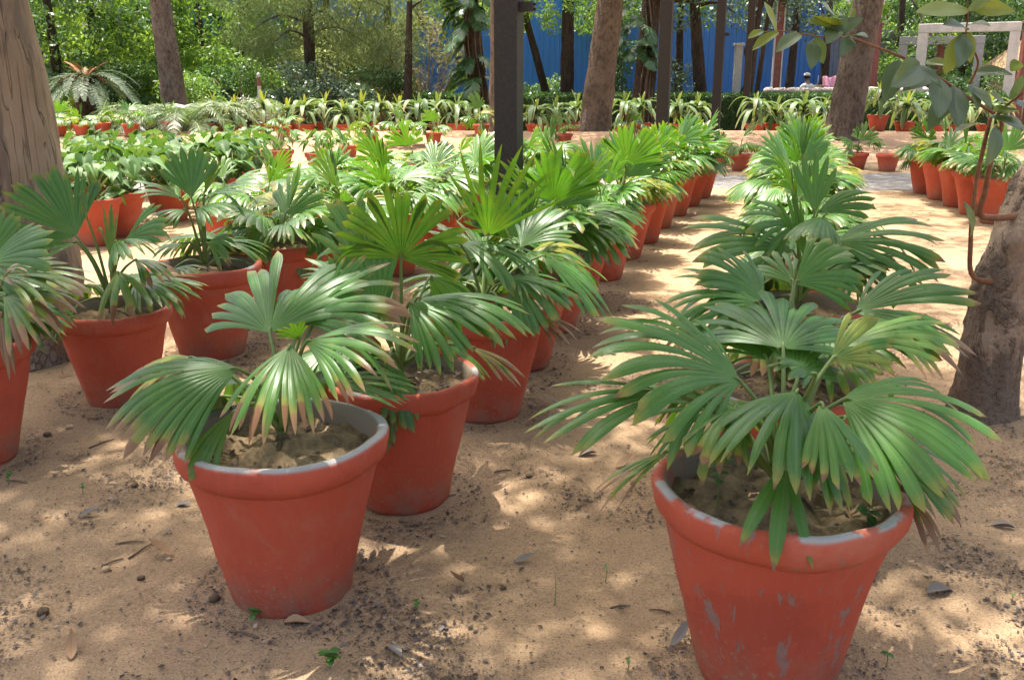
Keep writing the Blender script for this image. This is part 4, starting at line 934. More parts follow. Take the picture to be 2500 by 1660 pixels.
# ================================================================ DRACAENAS ALONG THE BACK
def m_strap():
    s = NT("dracaena_leaf"); uv = s.sep(s.coord("UV")); rnd = s.orand()
    c = s.mix(rnd, (0.05, 0.105, 0.04), (0.13, 0.20, 0.08))
    c = s.mix(s.math('MULTIPLY', s.rng(uv[1], 0.55, 1.0), s.math('MULTIPLY', rnd, 0.8)), c, (0.38, 0.29, 0.15))
    c = s.mix(s.attr("yellow"), c, (0.34, 0.38, 0.05))
    c = s.mix(s.rng(uv[1], 0.9, 0.98), c, (0.33, 0.20, 0.10))
    return s.leafy(c, s.mix(s.attr("yellow"), (0.16, 0.26, 0.05), (0.5, 0.5, 0.05)), 0.24, 0.45, 0.3)
M['strap'] = m_strap()
def strap(el, L, droop, wd=0.05):
    V, F, U = [], [], []; p = Vector((0, 0, 0)); K = 9
    for i in range(K):
        t = i / (K - 1); d = Vector((0, math.cos(el), math.sin(el) - droop * t ** 1.5)).normalized()
        if i: p = p + d * L / (K - 1)
        wv = wd * 0.5 * (0.45 + 0.55 * math.sin(math.pi * min(1, t * 0.9 + 0.15))) * (1 if i < K - 1 else 0.05); nrm = Vector((0, -d.z, d.y))
        for s_ in (-1, 0, 1): V.append((s_ * wv, p.y - abs(s_) * 0, p.z + abs(s_) * wv * 0.35)); U.append(((s_ + 1) / 2, t))
    for i in range(K - 1):
        for j in range(2): a = i * 3 + j; F.append((a, a + 1, a + 4, a + 3))
    o = mk("strap_leaf", V, F, M['strap'], None, U); d_ = o.data; bpy.data.objects.remove(o); return d_
rr = random.Random(77)
STRAP = {'up': [strap(rr.uniform(1.0, 1.4), rr.uniform(.22, .30), rr.uniform(.3, .9), .05) for _ in range(3)],
      'arch': [strap(rr.uniform(.45, .95), rr.uniform(.50, .64), rr.uniform(1.8, 3.0), .088) for _ in range(5)],
      'hang': [strap(rr.uniform(.0, .45), rr.uniform(.45, .6), rr.uniform(1.8, 2.8), .080) for _ in range(4)]}
v, f, u = tube([(0, 0, 0), (0.01, 0, 0.2), (0, 0.01, 0.42)], [0.024, 0.02, 0.018], 7, 0.08, 20, sub=3); o = mk("cane", v, f, M['twig'], None, u); CANE = o.data; bpy.data.objects.remove(o)
DG = "row of potted dracaenas on the bank in front of the hedge"
def dracaena(x, y, label, seed, sc=1.0, yel=0.3):
    rr = random.Random(seed)
    t = pot_base("potted_dracaena", label, "potted plant", x, y, 0.80, DG, seed, 0.0, 0.0)
    hc = rr.uniform(0.75, 1.1); c = inst("cane", CANE, t, (0, 0, 0.36), (rr.uniform(-.06, .06), rr.uniform(-.06, .06), 0), (1, 1, hc))
    z = 0.36 + 0.42 * hc; az = rr.uniform(0, 6)
    for kind, n, dz in (('up', 3, 0.0), ('arch', 10, -0.03), ('hang', 8, -0.10)):
        for i in range(n):
            az += GA + rr.uniform(-.2, .2)
            o = inst("strap_leaf", rr.choice(STRAP[kind]), t, (0, 0, z + dz + rr.uniform(-.04, .04)), (0, 0, az), sc * rr.uniform(.85, 1.15))
            o["yellow"] = (yel * rr.uniform(1.0, 2.2) if kind == 'up' else yel * 0.25 * rr.random())
Yd = 23.4
lst = [(498, 22.9), (545, 22.6), (612, 23.0), (665, 23.6), (705, 23.0), (752, 23.5), (795, 23.0), (838, 23.6), (880, 23.1), (922, 23.5), (965, 23.1), (1010, 23.5), (1055, 23.0), (1098, 23.5),
       (1235, 23.2), (1280, 23.4), (1330, 23.8), (1440, 23.2), (1478, 23.6), (1560, 23.3), (1605, 23.6), (1740, 23.0), (1785, 23.4), (1850, 22.6), (1895, 23.3), (2022, 21.6), (2085, 21.8), (2150, 22.2), (2210, 22.6), (175, 23.3), (205, 24.0), (2275, 22.8)]
names = {}
for i, (px, Y) in enumerate(lst):
    Y -= 0.5; x = P(px, 300, Y).x
    seg = ("left of the nearest iron post" if px < 1130 else "between the nearest and second posts" if px < 1500 else "between the second post and the forked trunk" if px < 1930 else "right of the forked trunk")
    if px < 300: seg = "below the sago palm"
    names.setdefault(seg, []).append(px); n_ = len(names[seg])
    dracaena(x, Y, "drooping potted dracaena, number %s from the left %s" % (ordinal(n_ - 1), seg) if False else "potted dracaena, %s from the left %s" % (ordinal(n_ - 1), seg), 900 + i, 1.25 + 0.2 * ((i * 5) % 4) / 4, 0.5 if i < 10 or px > 2000 else 0.2)

# ================================================================ SAGO PALM AND DROOPING PALM CLUMP
M['frond'] = m_leaf("sago_fronds", (0.05, 0.085, 0.045), (0.13, 0.17, 0.10), (0.12, 0.19, 0.06), 0.2, 0.5, 0.22)
M['frond2'] = m_leaf("drooping_palm_fronds", (0.09, 0.14, 0.06), (0.20, 0.26, 0.11), (0.20, 0.30, 0.08), 0.3, 0.4, 0.5)
M['orange'] = m_plain("dry_orange_fronds", (0.22, 0.095, 0.04), (0.33, 0.16, 0.07), 0.8, 20)
def frond(el, L, droop, ll, nl, mat, seed, lw=0.012, vshape=0.35):
    rs_ = np.random.RandomState(seed); pts = []; p = Vector((0, 0, 0)); K = 10; dirs = []
    for i in range(K):
        t = i / (K - 1); d = Vector((0, math.cos(el), math.sin(el) - droop * t ** 1.3)).normalized()
        if i: p = p + d * L / (K - 1)
        pts.append(p.copy()); dirs.append(d)
    v, f, u = tube(pts, [0.013 * (1 - 0.75 * i / K) for i in range(K)], 5, cap=False)
    V = [tuple(a) for a in v]; F = list(f); U = [(0.9, 0.5)] * len(V)
    for j in range(nl):
        t = 0.10 + 0.9 * j / nl; q = t * (K - 1); i = min(K - 2, int(q)); c = pts[i].lerp(pts[i + 1], q - i); d = dirs[i]
        up = Vector((0, -d.z, d.y)); l_ = ll * math.sin(math.pi * min(0.97, 0.16 + 0.84 * t)) ** 0.6
        for s_ in (-1, 1):
            dd = (Vector((s_, 0, 0)) * 0.85 + d * 0.55 + up * vshape + Vector((0, 0, -0.25)) + Vector(rs_.normal(size=3) * 0.06)).normalized()
            sd = dd.cross(up).normalized() * lw * 0.5; r_ = rs_.uniform(0, 1); k0 = len(V)
            tip = c + dd * l_ + Vector((0, 0, -0.12 * l_))
            V += [tuple(c - sd), tuple(c + sd), tuple(c + dd * l_ * 0.6 + sd), tuple(c + dd * l_ * 0.6 - sd), tuple(tip)]; U += [(r_, 0)] * 5
            F += [(k0, k0 + 1, k0 + 2, k0 + 3), (k0 + 3, k0 + 2, k0 + 4)]
    o = mk("frond", V, F, mat, None, U); d_ = o.data; bpy.data.objects.remove(o); return d_
cx = P(205, 270, 22.0).x
t = thing("sago_palm", "sago palm with drooping grey fronds and dry orange crown beside the left trunk", "palm", (cx, 22.0, gh(cx, 22.0)))
v, f, u = tube([(0, 0, -0.1), (0, 0, 0.5), (0.02, 0, 1.15), (0.02, 0, 1.35)], [0.24, 0.22, 0.25, 0.16], 14, 0.25, 14, sub=6); mk("trunk", v, f, M['bark_dark'], t, u)
FR = [frond(rr.uniform(.15, .55), rr.uniform(1.05, 1.3), rr.uniform(1.5, 2.4), 0.17, 44, M['frond'], 40 + i, 0.016) for i in range(6)]
for i in range(34):
    inst("frond", FR[i % 6], t, (0.02, 0, 1.25 + 0.05 * (i % 3)), (rr.uniform(-.1, .1), rr.uniform(-.15, .15), i * GA), rr.uniform(1.0, 1.25))
DRY = [frond(rr.uniform(.5, 1.2), rr.uniform(.35, .5), rr.uniform(.5, 1.8), 0.06, 16, M['orange'], 60 + i, 0.014) for i in range(3)]
for i in range(26): inst("dry_frond", DRY[i % 3], t, (0.02, 0, 1.32), (0, 0, i * GA), rr.uniform(1.0, 1.5))
cx = P(385, 290, 21.3).x
FR2 = [frond(rr.uniform(.5, 1.1), rr.uniform(1.2, 1.7), rr.uniform(1.4, 2.2), 0.30, 46, M['frond2'], 80 + i, 0.013, 0.1) for i in range(6)]
for j, (px, Y, sc, lab) in enumerate([(345, 21.2, 1.25, "feathery drooping palm clump on the bank below the tall left trunk"), (435, 20.9, 1.1, "second feathery palm clump with dry base, right of the first one"), (130, 24.5, 1.3, "dark feathery palm behind the sago palm at the left trunk")]):
    x = P(px, 290, Y).x
    t = thing("feathery_palm", lab, "palm", (x, Y, gh(x, Y)), "feathery palm clumps on the left bank")
    for i in range(20): inst("frond", FR2[i % 6], t, (rr.uniform(-.1, .1), rr.uniform(-.1, .1), 0.12), (rr.uniform(-.1, .1), 0, i * GA), sc * rr.uniform(.8, 1.1))
    v, f, u = tube([(0, 0, -0.1), (0, 0, 0.15), (0, 0, 0.28)], [0.14, 0.13, 0.06], 9, 0.3, 20, sub=3); mk("stem", v, f, M['stem'], t, u)
    for i in range(8): inst("dry_frond", DRY[i % 3], t, (0, 0, 0.12), (-0.6, 0, i * GA + 1), rr.uniform(.9, 1.4))

# ================================================================ TREES IN THE BACKGROUND
rs = np.random.RandomState(21)
def bgtree(label, px, Y, w0, w1, lean, H, crown, mat, bark, leaf=(0.14, 0.06), per=260, droop=0.5, group="trees in the background", name="tree", extra=None, nseg=18, amp=0.09):
    x = P(px, 300, Y).x; g = gh(x, Y)
    t = thing(name, label, "tree", (x, Y, g), group)
    trunk_obj(t, [(0, 0, -0.2), (0.0, 0, 0.12), (lean * 0.12, 0, H * 0.14), (lean * 0.35, 0, H * 0.36), (lean * 0.7, 0.05, H * 0.68), (lean, 0.1, H)], [w0 * 0.60, w0 * 0.53, w0 * 0.48, (w0 + w1) * 0.25, w1 * 0.46, w1 * 0.22], bark, nseg, amp, 5.0, 8)
    for c in crown[:5]:
        st = Vector((lean * 0.8, 0.05, H * rs.uniform(0.6, 0.85)))
        trunk_obj(t, [st, st.lerp(Vector(c[:3]), 0.55) + Vector((0, 0, 0.2)), Vector(c[:3])], [w1 * 0.22, w1 * 0.12, 0.02], bark, 7, sub=4, name="limb")
    pts = blobs(rs, [c[:3] for c in crown], [(c[3], c[3], c[3] * 0.75) for c in crown], per)
    v, f, u = cloud(rs, pts, leaf[0], leaf[1], droop); mk("crown", v, f, mat, t, u)
    return t
def ring(n, R_, z0, z1, r0, r1, cx=0.0, cy=0.0):
    out = []
    for i in range(n):
        a = rs.uniform(0, 6.28); q = R_ * math.sqrt(rs.uniform(0, 1)); out.append((cx + q * math.cos(a), cy + q * math.sin(a), rs.uniform(z0, z1), rs.uniform(r0, r1)))
    return out
bgtree("tall grey-brown trunk with a knot hole, standing left behind the drooping palms", 412, 23.6, 0.60, 0.44, -0.35, 6.5, ring(9, 2.4, 5.2, 8.0, .6, 1.0, -0.6), M['lf_mid'], M['bark_grey'])
bgtree("thick speckled trunk leaning right, between the nearest and second posts", 1372, 21.0, 0.66, 0.44, 0.62, 6.5, ring(34, 3.4, 5.5, 8.2, .6, 1.0, -0.6, -1.8), M['lf_mid'], M['bark_tan'], nseg=28, per=620)
t5 = bgtree("thick forked trunk with pale patches behind the right palm row", 1945, 19.6, 0.68, 0.42, 0.62, 6.5, ring(56, 4.2, 5.5, 8.2, .6, 1.0, -1.2, -1.4), M['lf_mid'], M['bark_grey'], nseg=28, per=560)
trunk_obj(t5, [(0.14, -0.02, 0.1), (0.24, -0.02, 1.0), (0.34, -0.04, 2.0), (0.46, -0.05, 3.2), (0.7, 0, 5.2)], [0.16, 0.15, 0.15, 0.13, 0.06], M['bark_tan'], 16, name="second_stem")
bgtree("sunlit rough trunk showing just left of the nearest iron post", 1157, 20.6, 0.52, 0.42, 0.0, 6.5, ring(8, 2.2, 5.5, 8.2, .6, 1.0, 0, 1.0), M['lf_mid'], M['bark_tan'])
# climber-covered trunk left of the post
t7 = bgtree("dark trunk wrapped in large climbing leaves, left of the nearest post", 1108, 25.6, 0.52, 0.36, -0.45, 6.5, ring(8, 2.0, 5.0, 7.6, .6, 1.0, -0.4), M['lf_dark'], M['bark_dark'], group="trees in front of the blue fence")
PH = [frond(rr.uniform(-.3, .4), rr.uniform(.55, .75), rr.uniform(1.0, 1.8), 0.24, 11, M['lf_dark'], 140 + i, 0.055, 0.0) for i in range(5)]
for i in range(46):
    z = rr.uniform(1.35, 4.6); a = rr.uniform(2.4, 5.9)
    inst("climber_leaf", PH[i % 5], t7, (0.2 * math.cos(a) - 0.45 * z / 6.5, 0.2 * math.sin(a), z), (rr.uniform(-.3, .1), 0, a - math.pi / 2 + rr.uniform(-.5, .5)), rr.uniform(.8, 1.3))
for i in range(4):
    a = rr.uniform(3, 6); trunk_obj(t7, [(0.26 * math.cos(a), 0.26 * math.sin(a), 3.6), (0.3 * math.cos(a + .4) - .25, 0.3 * math.sin(a + .4), 2.3), (0.27 * math.cos(a + .2), 0.27 * math.sin(a + .2), 1.0), (0.3 * math.cos(a), 0.3 * math.sin(a), 0.2)], [0.018, 0.02, 0.02, 0.02], M['bark_grey'], 6, name="aerial_root")
t11 = bgtree("dark trunk tangled with hanging roots and climbers, left of the second post", 1478, 25.8, 0.60, 0.42, 0.3, 6.5, ring(8, 2.0, 5.0, 7.6, .6, 1.0), M['lf_dark'], M['bark_dark'], group="trees in front of the blue fence")
for i in range(40):
    z = rr.uniform(1.9, 4.6); a = rr.uniform(2.4, 5.9)
    inst("climber_leaf", PH[i % 5], t11, (0.22 * math.cos(a) - 0.2, 0.2 * math.sin(a), z), (rr.uniform(-.3, .1), 0, a - math.pi / 2 + rr.uniform(-.5, .5)), rr.uniform(.8, 1.3))
for i in range(6):
    a = rr.uniform(3, 6); trunk_obj(t11, [(0.26 * math.cos(a), 0.26 * math.sin(a), 3.6), (0.3 * math.cos(a + .5), 0.3 * math.sin(a + .5), 2.3), (0.29 * math.cos(a + .1), 0.29 * math.sin(a + .1), 1.2), (0.33 * math.cos(a), 0.33 * math.sin(a), 0.2)], [0.018, 0.022, 0.022, 0.02], M['bark_grey'], 6, name="aerial_root")
bgtree("straight dark brown trunk in front of the blue fence, behind the hedge", 1306, 29.0, 0.42, 0.36, 0.0, 5.2, ring(22, 2.2, 3.1, 6.0, .45, .8), M['lf_mid'], M['bark_dark'], group="trees in front of the blue fence", per=300)
bgtree("thin trunk leaning left before the blue fence", 1275, 29.6, 0.26, 0.2, -1.2, 4.6, ring(14, 1.5, 2.6, 5.0, .4, .7, -1.0), M['lf_bright'], M['bark_dark'], group="trees in front of the blue fence")
bgtree("short dark trunk among grey-green leaves, right of the second post", 1618, 28.6, 0.40, 0.32, -0.5, 4.6, ring(16, 1.7, 2.5, 5.2, .5, .8, -0.5), M['lf_grey'], M['bark_dark'], group="trees in front of the blue fence", per=200)
t12 = bgtree("thin twisted dark trunk wound with a vine, left of the white column", 1716, 27.4, 0.22, 0.18, 0.3, 4.8, ring(8, 1.6, 3.4, 5.6, .5, .8), M['lf_grey'], M['bark_dark'], group="trees in front of the blue fence", per=160)
hx = [(0.14 * math.cos(q * 1.1) + 0.02 * q / 4, 0.14 * math.sin(q * 1.1), 0.5 + q * 0.19) for q in range(20)]
trunk_obj(t12, hx, [0.045] * 20, M['bark_dark'], 7, sub=3, name="vine")
bgtree("second thin dark trunk close right of the twisted one", 1733, 27.9, 0.15, 0.13, 0.4, 4.8, ring(5, 1.2, 3.6, 5.4, .5, .8), M['lf_dark'], M['bark_dark'], group="trees in front of the blue fence", per=120)
# left background: bright trees and a feathery one
for i, (px, Y, lab, mat, H) in enumerate([(250, 29, "bright green leafy tree at far left above the sago palm", 'lf_bright', 5.5), (330, 32, "light green tree between the sago palm and the tall trunk", 'lf_bright', 6.5), (480, 31, "bright tree just right of the tall left trunk", 'lf_bright', 5.5),
                                 (560, 31, "light green tree left of the feathery dark-trunked tree", 'lf_mid', 6.0), (155, 27, "shaded tree at the edge of the thick left trunk", 'lf_dark', 5.5), (760, 31, "tree in haze-pale leaf colour behind the feathery one", 'lf_olive_haze', 6.5), (900, 30.8, "pale green tree above the dry bamboo", 'lf_olive_haze', 6.5)]):
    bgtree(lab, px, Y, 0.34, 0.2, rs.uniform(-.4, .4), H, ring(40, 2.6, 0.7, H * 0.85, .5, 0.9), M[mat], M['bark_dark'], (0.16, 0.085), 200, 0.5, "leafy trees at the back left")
# casuarina-like feathery tree
x = P(722, 300, 27).x
t = thing("feathery_tree", "feathery olive tree with a straight dark trunk above the shrubs", "tree", (x, 27, gh(x, 27)))
trunk_obj(t, [(0, 0, -0.2), (0.0, 0, 1.0), (0.02, 0, 2.6), (0.0, 0, 4.5), (0.05, 0, 6.5)], [0.19, 0.16, 0.15, 0.13, 0.05], M['bark_dark'], 12, 0.06)
cs = [(-1.5, 0, 2.6), (-0.9, -0.4, 2.2), (0.9, -0.3, 2.7), (1.5, 0.2, 2.3), (0.5, -0.6, 3.3), (-0.6, -0.6, 3.5), (-1.9, 0.2, 3.6), (2.1, 0, 3.2), (0, 0.5, 4.4), (1.3, 0.4, 4.2), (-1.2, 0.2, 4.6), (2.4, -.2, 2.2), (0.3, 0, 5.4), (1.5, 0, 5.2), (-1.6, 0, 5.6)]
for c in cs[:9]: trunk_obj(t, [(0, 0, c[2] + 0.2), (c[0] * .5, c[1] * .5, c[2] + 0.4), c], [0.04, 0.03, 0.012], M['bark_dark'], 6, sub=3, name="limb")
v, f, u = cloud(rs, blobs(rs, cs, [(0.85, 0.6, 0.55)] * len(cs), 1700), 0.22, 0.011, 1.0); mk("crown", v, f, M['lf_needle'], t, u)
# hanging leafy bough before the fence, left of the climber trunk
x = P(1010, 300, 24.5).x
t = bgtree("tree with a drooping leafy bough hanging in front of the blue fence", 940, 26.5, 0.24, 0.16, 0.2, 5.0, [(0.6, -0.5, 3.6, .5), (1.1, -0.6, 3.2, .45), (1.5, -0.6, 2.7, .4), (1.9, -.6, 3.5, .5), (0.2, -.4, 4.2, .6), (1.2, -.6, 4.1, .6), (2.2, -.6, 2.9, .3)], M['lf_mid'], M['bark_dark'], (0.17, 0.07), 70, 1.2, "trees in front of the blue fence")
# right: dark trees behind the white frames
for i, (px, Y, lab, mat) in enumerate([(2060, 33, "mid green tree behind the forked trunk and grey frame", 'lf_mid'), (2200, 34, "dark tree behind the white concrete frame", 'lf_dark'), (2330, 33, "dark tree at the right edge behind the frames", 'lf_dark'), (2120, 36, "tree behind and left of the white frame", 'lf_dark'),
                                       (1560, 31.5, "green tree between the second and third posts before the fence", 'lf_mid'), (1420, 31.5, "leafy tree right of the leaning speckled trunk before the fence", 'lf_mid'), (1810, 31.5, "grey-green tree hanging over the right end of the blue fence", 'lf_grey'),
                                       (1890, 32.3, "tree hanging over the fence behind the seated man", 'lf_grey')]):
    fence = px < 1900
    bgtree(lab, px, Y, 0.3, 0.2, rs.uniform(-.3, .3), 5.6, ring(18 if fence else 34, 1.9, 3.0 if fence else 1.0, 7.0, .5, .9), M[mat], M['bark_dark'], (0.15, 0.065), 190, 0.6, "leafy trees at the back right")

# ---------------------------------------------------------------- shrubs
def shrub(label, px, Y, blobs_, mat, leaf=(0.10, 0.05), per=260, droop=0.0, group="shrubs in front of the trees on the left"):
    x = P(px, 300, Y).x
    t = thing("shrub", label, "shrub", (x, Y, gh(x, Y)), group)
    for c in blobs_[:5]:
        trunk_obj(t, [(0, 0, -0.1), (c[0] * 0.4, c[1] * 0.4, c[2] * 0.6), c[:3]], [0.03, 0.02, 0.008], M['twig'], 5, sub=3, name="stem")
    v, f, u = cloud(rs, blobs(rs, [c[:3] for c in blobs_], [c[3] for c in blobs_], per), leaf[0], leaf[1], droop); mk("foliage", v, f, mat, t, u)
def sb(n, w, h, r): return [(rs.uniform(-w, w), rs.uniform(-.4, .4), rs.uniform(0.3, h), rs.uniform(r * 0.7, r * 1.2)) for _ in range(n)]
for px, Y, n, w_, h, r, mat, lab in [(480, 25.5, 8, .8, 1.3, .45, 'lf_mid', "green shrub right of the tall left trunk"), (560, 26, 9, .9, 1.5, .5, 'lf_dark', "dark shrub behind the first dracaenas"), (618, 25.2, 6, .5, 1.0, .35, 'lf_white', "pale whitish shrub beside the small pale figure-like post"),
                                  (690, 25.8, 8, .7, 1.1, .4, 'lf_grey', "low grey-green shrub under the feathery tree"), (735, 26.0, 9, .6, 2.0, .45, 'lf_grey', "tall glossy grey-green shrub under the feathery tree"), (830, 25.6, 9, .9, 1.1, .45, 'lf_grey', "broad silvery shrub left of the hedge end"),
                                  (880, 27.0, 9, .8, 1.6, .45, 'lf_dark', "dark shrub left of the dry bamboo"), (300, 26.5, 9, 1.0, 1.7, .5, 'lf_dark', "dark shrub behind the sago palm"), (230, 26.8, 8, .9, 1.4, .5, 'lf_dark', "shaded shrub left behind the sago palm"),
                                  (640, 27.5, 10, 1.1, 1.9, .5, 'lf_mid', "green shrub behind the whitish one"), (390, 27, 9, .9, 1.9, .5, 'lf_mid', "green shrub behind the tall left trunk"), (160, 25.5, 6, .6, 1.1, .4, 'lf_dark', "dark low shrub at the thick trunk's edge"),
                                  (790, 29, 10, 1.2, 2.2, .55, 'lf_olive_haze', "olive shrub in haze-pale colour behind the grey-green ones")]:
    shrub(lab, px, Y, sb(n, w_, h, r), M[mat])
for px, Y, n, w_, h, r, mat, lab in [(1240, 30.5, 7, .9, 1.2, .4, 'lf_mid', "low bush at the foot of the blue fence right of the nearest post"), (1430, 28.5, 10, .5, 2.2, .4, 'lf_dark', "dark hanging bush right of the speckled trunk"), (1560, 29, 9, .8, 1.8, .45, 'lf_grey', "grey-green bush right of the second post"),
                                  (2250, 30.5, 8, 1.0, 1.3, .5, 'lf_dark', "dark bush inside the white concrete frame"), (2030, 31.5, 8, .9, 1.6, .5, 'lf_mid', "green bush right of the forked trunk")]:
    shrub(lab, px, Y, sb(n, w_, h, r), M[mat], group="bushes behind the hedge")
# dry bamboo clump
x = P(985, 300, 27.6).x
t = thing("bamboo_clump", "dry tan bamboo clump fanning out before the blue fence", "bamboo", (x, 27.6, gh(x, 27.6)))
tips = []
for i in range(42):
    a = rr.uniform(-1, 1); top = Vector((a * 2.1 + rr.uniform(-.2, .2), rr.uniform(-.6, .5), rr.uniform(1.3, 3.2) - abs(a) * 0.9))
    mid = Vector((top.x * 0.42, top.y * 0.5, top.z * 0.75 + 0.15)); b0 = Vector((a * 0.25, rr.uniform(-.15, .15), -0.1))
    v, f, u = tube([b0, mid, top], [0.011, 0.008, 0.003], 5, sub=4, cap=False); mk("cane", v, f, M['lf_dry'], t, [(0.5, 0.5)] * len(v))
    tips += [(mid.lerp(top, q)) + Vector((rr.gauss(0, .12), rr.gauss(0, .12), rr.gauss(0, .10))) for q in np.linspace(0, 1, 38)]
v, f, u = cloud(rs, np.array([tuple(p) for p in tips]), 0.19, 0.016, 0.6); mk("foliage", v, f, M['lf_dry'], t, u)

# ---------------------------------------------------------------- far wood closing the view
pts = np.stack([rs.uniform(-34, 36, 26000), rs.uniform(38, 44, 26000), rs.uniform(0, 1, 26000) ** 0.9 * 9.0], 1)
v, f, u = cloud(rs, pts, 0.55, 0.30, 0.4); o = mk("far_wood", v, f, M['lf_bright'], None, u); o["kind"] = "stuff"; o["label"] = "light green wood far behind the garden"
# ================================================================ HEDGE, FENCE, STONE WALL, FRAMES, PERSON
def hedge_box(x0, x1, yf, yb, h, n):
    out = []
    for _ in range(n):
        x = rs.uniform(x0, x1); q = rs.uniform()
        if q < 0.55: p = (x, yf + abs(rs.normal()) * 0.06, rs.uniform(0.0, h))
        else: p = (x, rs.uniform(yf, yb), h + rs.normal() * 0.03)
        out.append(p)
    return np.array(out)
hx0, hx1 = P(935, 240, 26.8).x, P(2330, 240, 26.8).x
hz = gh(0, 26.8)
t = thing("hedge", "long clipped green hedge in front of the blue fence", "hedge", ((hx0 + hx1) / 2, 26.8, hz))
hw = (hx1 - hx0) / 2
v, f = box_mesh(-hw, hw, 0.10, 0.85, -0.1, 0.88); mk("core", v, f, M['lf_dark'], t, [(0.1, 0.1)] * 8, smooth=False)
v, f, u = cloud(rs, hedge_box(-hw, hw, 0, 0.9, 0.92, 19000), 0.085, 0.045, -0.3); mk("foliage", v, f, M['lf_hedge'], t, u)

s = NT("blue_painted_sheet"); ob = s.coord()
c = s.mix(s.noise(ob, 1.2, 4), (0.045, 0.19, 0.60), (0.062, 0.24, 0.70)); c = s.mix(s.rng(s.noise(s.mapping(ob, (6, 6, 0.5)), 3.0, 4), 0.5, 0.8, 0, 0.3), c, (0.15, 0.30, 0.64))
M['blue'] = s.done(s.bsdf(c, 0.45, 0.4))
M['greysheet'] = m_plain("grey_weathered_sheet", (0.17, 0.17, 0.19), (0.25, 0.25, 0.27), 0.6, 3)
def panel_mesh(wd, h, mat):
    prof = []; nr = 6; st = wd / nr
    for i in range(nr): x = i * st; prof += [(x, 0), (x + st * 0.62, 0), (x + st * 0.70, -0.028), (x + st * 0.88, -0.028), (x + st * 0.96, 0)]
    prof.append((wd, 0)); V = [(x, y, z) for z in (0, h) for x, y in prof]; n = len(prof)
    F = [(i, i + 1, n + i + 1, n + i) for i in range(n - 1)]
    V2 = [(x, y + 0.006, z) for x, y, z in V]; k = len(V); F += [tuple(a + k for a in q[::-1]) for q in F]
    F += [(n + i, n + i + 1, k + n + i + 1, k + n + i) for i in range(n - 1)]
    o = mk("sheet_panel", V + V2, F, mat, None, smooth=False); d = o.data; bpy.data.objects.remove(o); return d
PM = panel_mesh(1.06, 4.2, M['blue'])
fx0, fx1 = P(430, 200, 33.0).x, P(1962, 200, 33.0).x
t = thing("sheet_fence", "tall blue corrugated sheet fence behind the trees", "fence", (fx0, 33.0, 0.0))
nfp = int((fx1 - fx0) / 1.06)
for i in range(nfp): inst("sheet_panel", PM, t, (i * 1.06, 0.008 * (i % 2), -0.1 + 0.02 * ((i * 7) % 3)))
for i in range(0, nfp + 1, 3):
    v, f = box_mesh(-0.04, 0.04, 0.03, 0.11, -0.2, 4.0); mk("fence_post", v, f, M['iron2'], t, smooth=False, loc=(i * 1.06, 0, 0))
gxx = fx0 + nfp * 1.06
PG = panel_mesh(0.95, 2.9, M['greysheet'])
t = thing("grey_shed_wall", "grey corrugated sheet wall beside the right end of the blue fence", "wall", (gxx + 0.1, 33.6, 0.0))
for i in range(4): inst("sheet_panel", PG, t, (i * 0.95, 0, 0))

# rough stone wall behind the hedge: stones are parts
M['stone'] = m_plain("pale_pinkish_stone", (0.46, 0.37, 0.33), (0.66, 0.58, 0.53), 0.9, 9, 0.2, 0.9, 0.03)
STN = []
for k_ in range(5):
    V, F = [], []; nu, nv = 8, 6
    for i in range(nv + 1):
        for j in range(nu):
            th, ph = math.pi * i / nv, 2 * math.pi * j / nu; d = Vector((math.sin(th) * math.cos(ph), math.sin(th) * math.sin(ph), math.cos(th)))
            d = Vector([math.copysign(abs(c_) ** 0.7, c_) for c_ in d]); r_ = 0.5 * (1 + 0.25 * noise.noise(d * 1.7 + Vector((k_ * 9, 0, 0)))); V.append(d * r_)
    for i in range(nv):
        for j in range(nu): F.append((i * nu + j, i * nu + (j + 1) % nu, (i + 1) * nu + (j + 1) % nu, (i + 1) * nu + j))
    o = mk("stone", V, F, M['stone']); STN.append(o.data); bpy.data.objects.remove(o)
for a, b, top, lab in ((1762, 1912, 1.13, "low rough stone wall in front of the seated man"), (1995, 2112, 1.14, "low rough stone wall between the forked trunk and the white frame")):
    xa, xb = P(a, 215, 29.3).x, P(b, 215, 29.3).x
    t = thing("stone_wall", lab, "wall", (xa, 29.3, 0.0), "rough stone walls behind the hedge")
    z = 0.0
    while z < top - 0.10:
        x = 0.0; hh = rr.uniform(.15, .21)
        while x < xb - xa:
            w_ = rr.uniform(.22, .5); inst("stone", STN[rr.randrange(5)], t, (x + w_ / 2, rr.uniform(-.03, .03), z + hh / 2), (rr.uniform(-.1, .1), rr.uniform(-.08, .08), 0), (w_ * 1.08, 0.42, hh * rr.uniform(1.05, 1.3))); x += w_
        z += hh

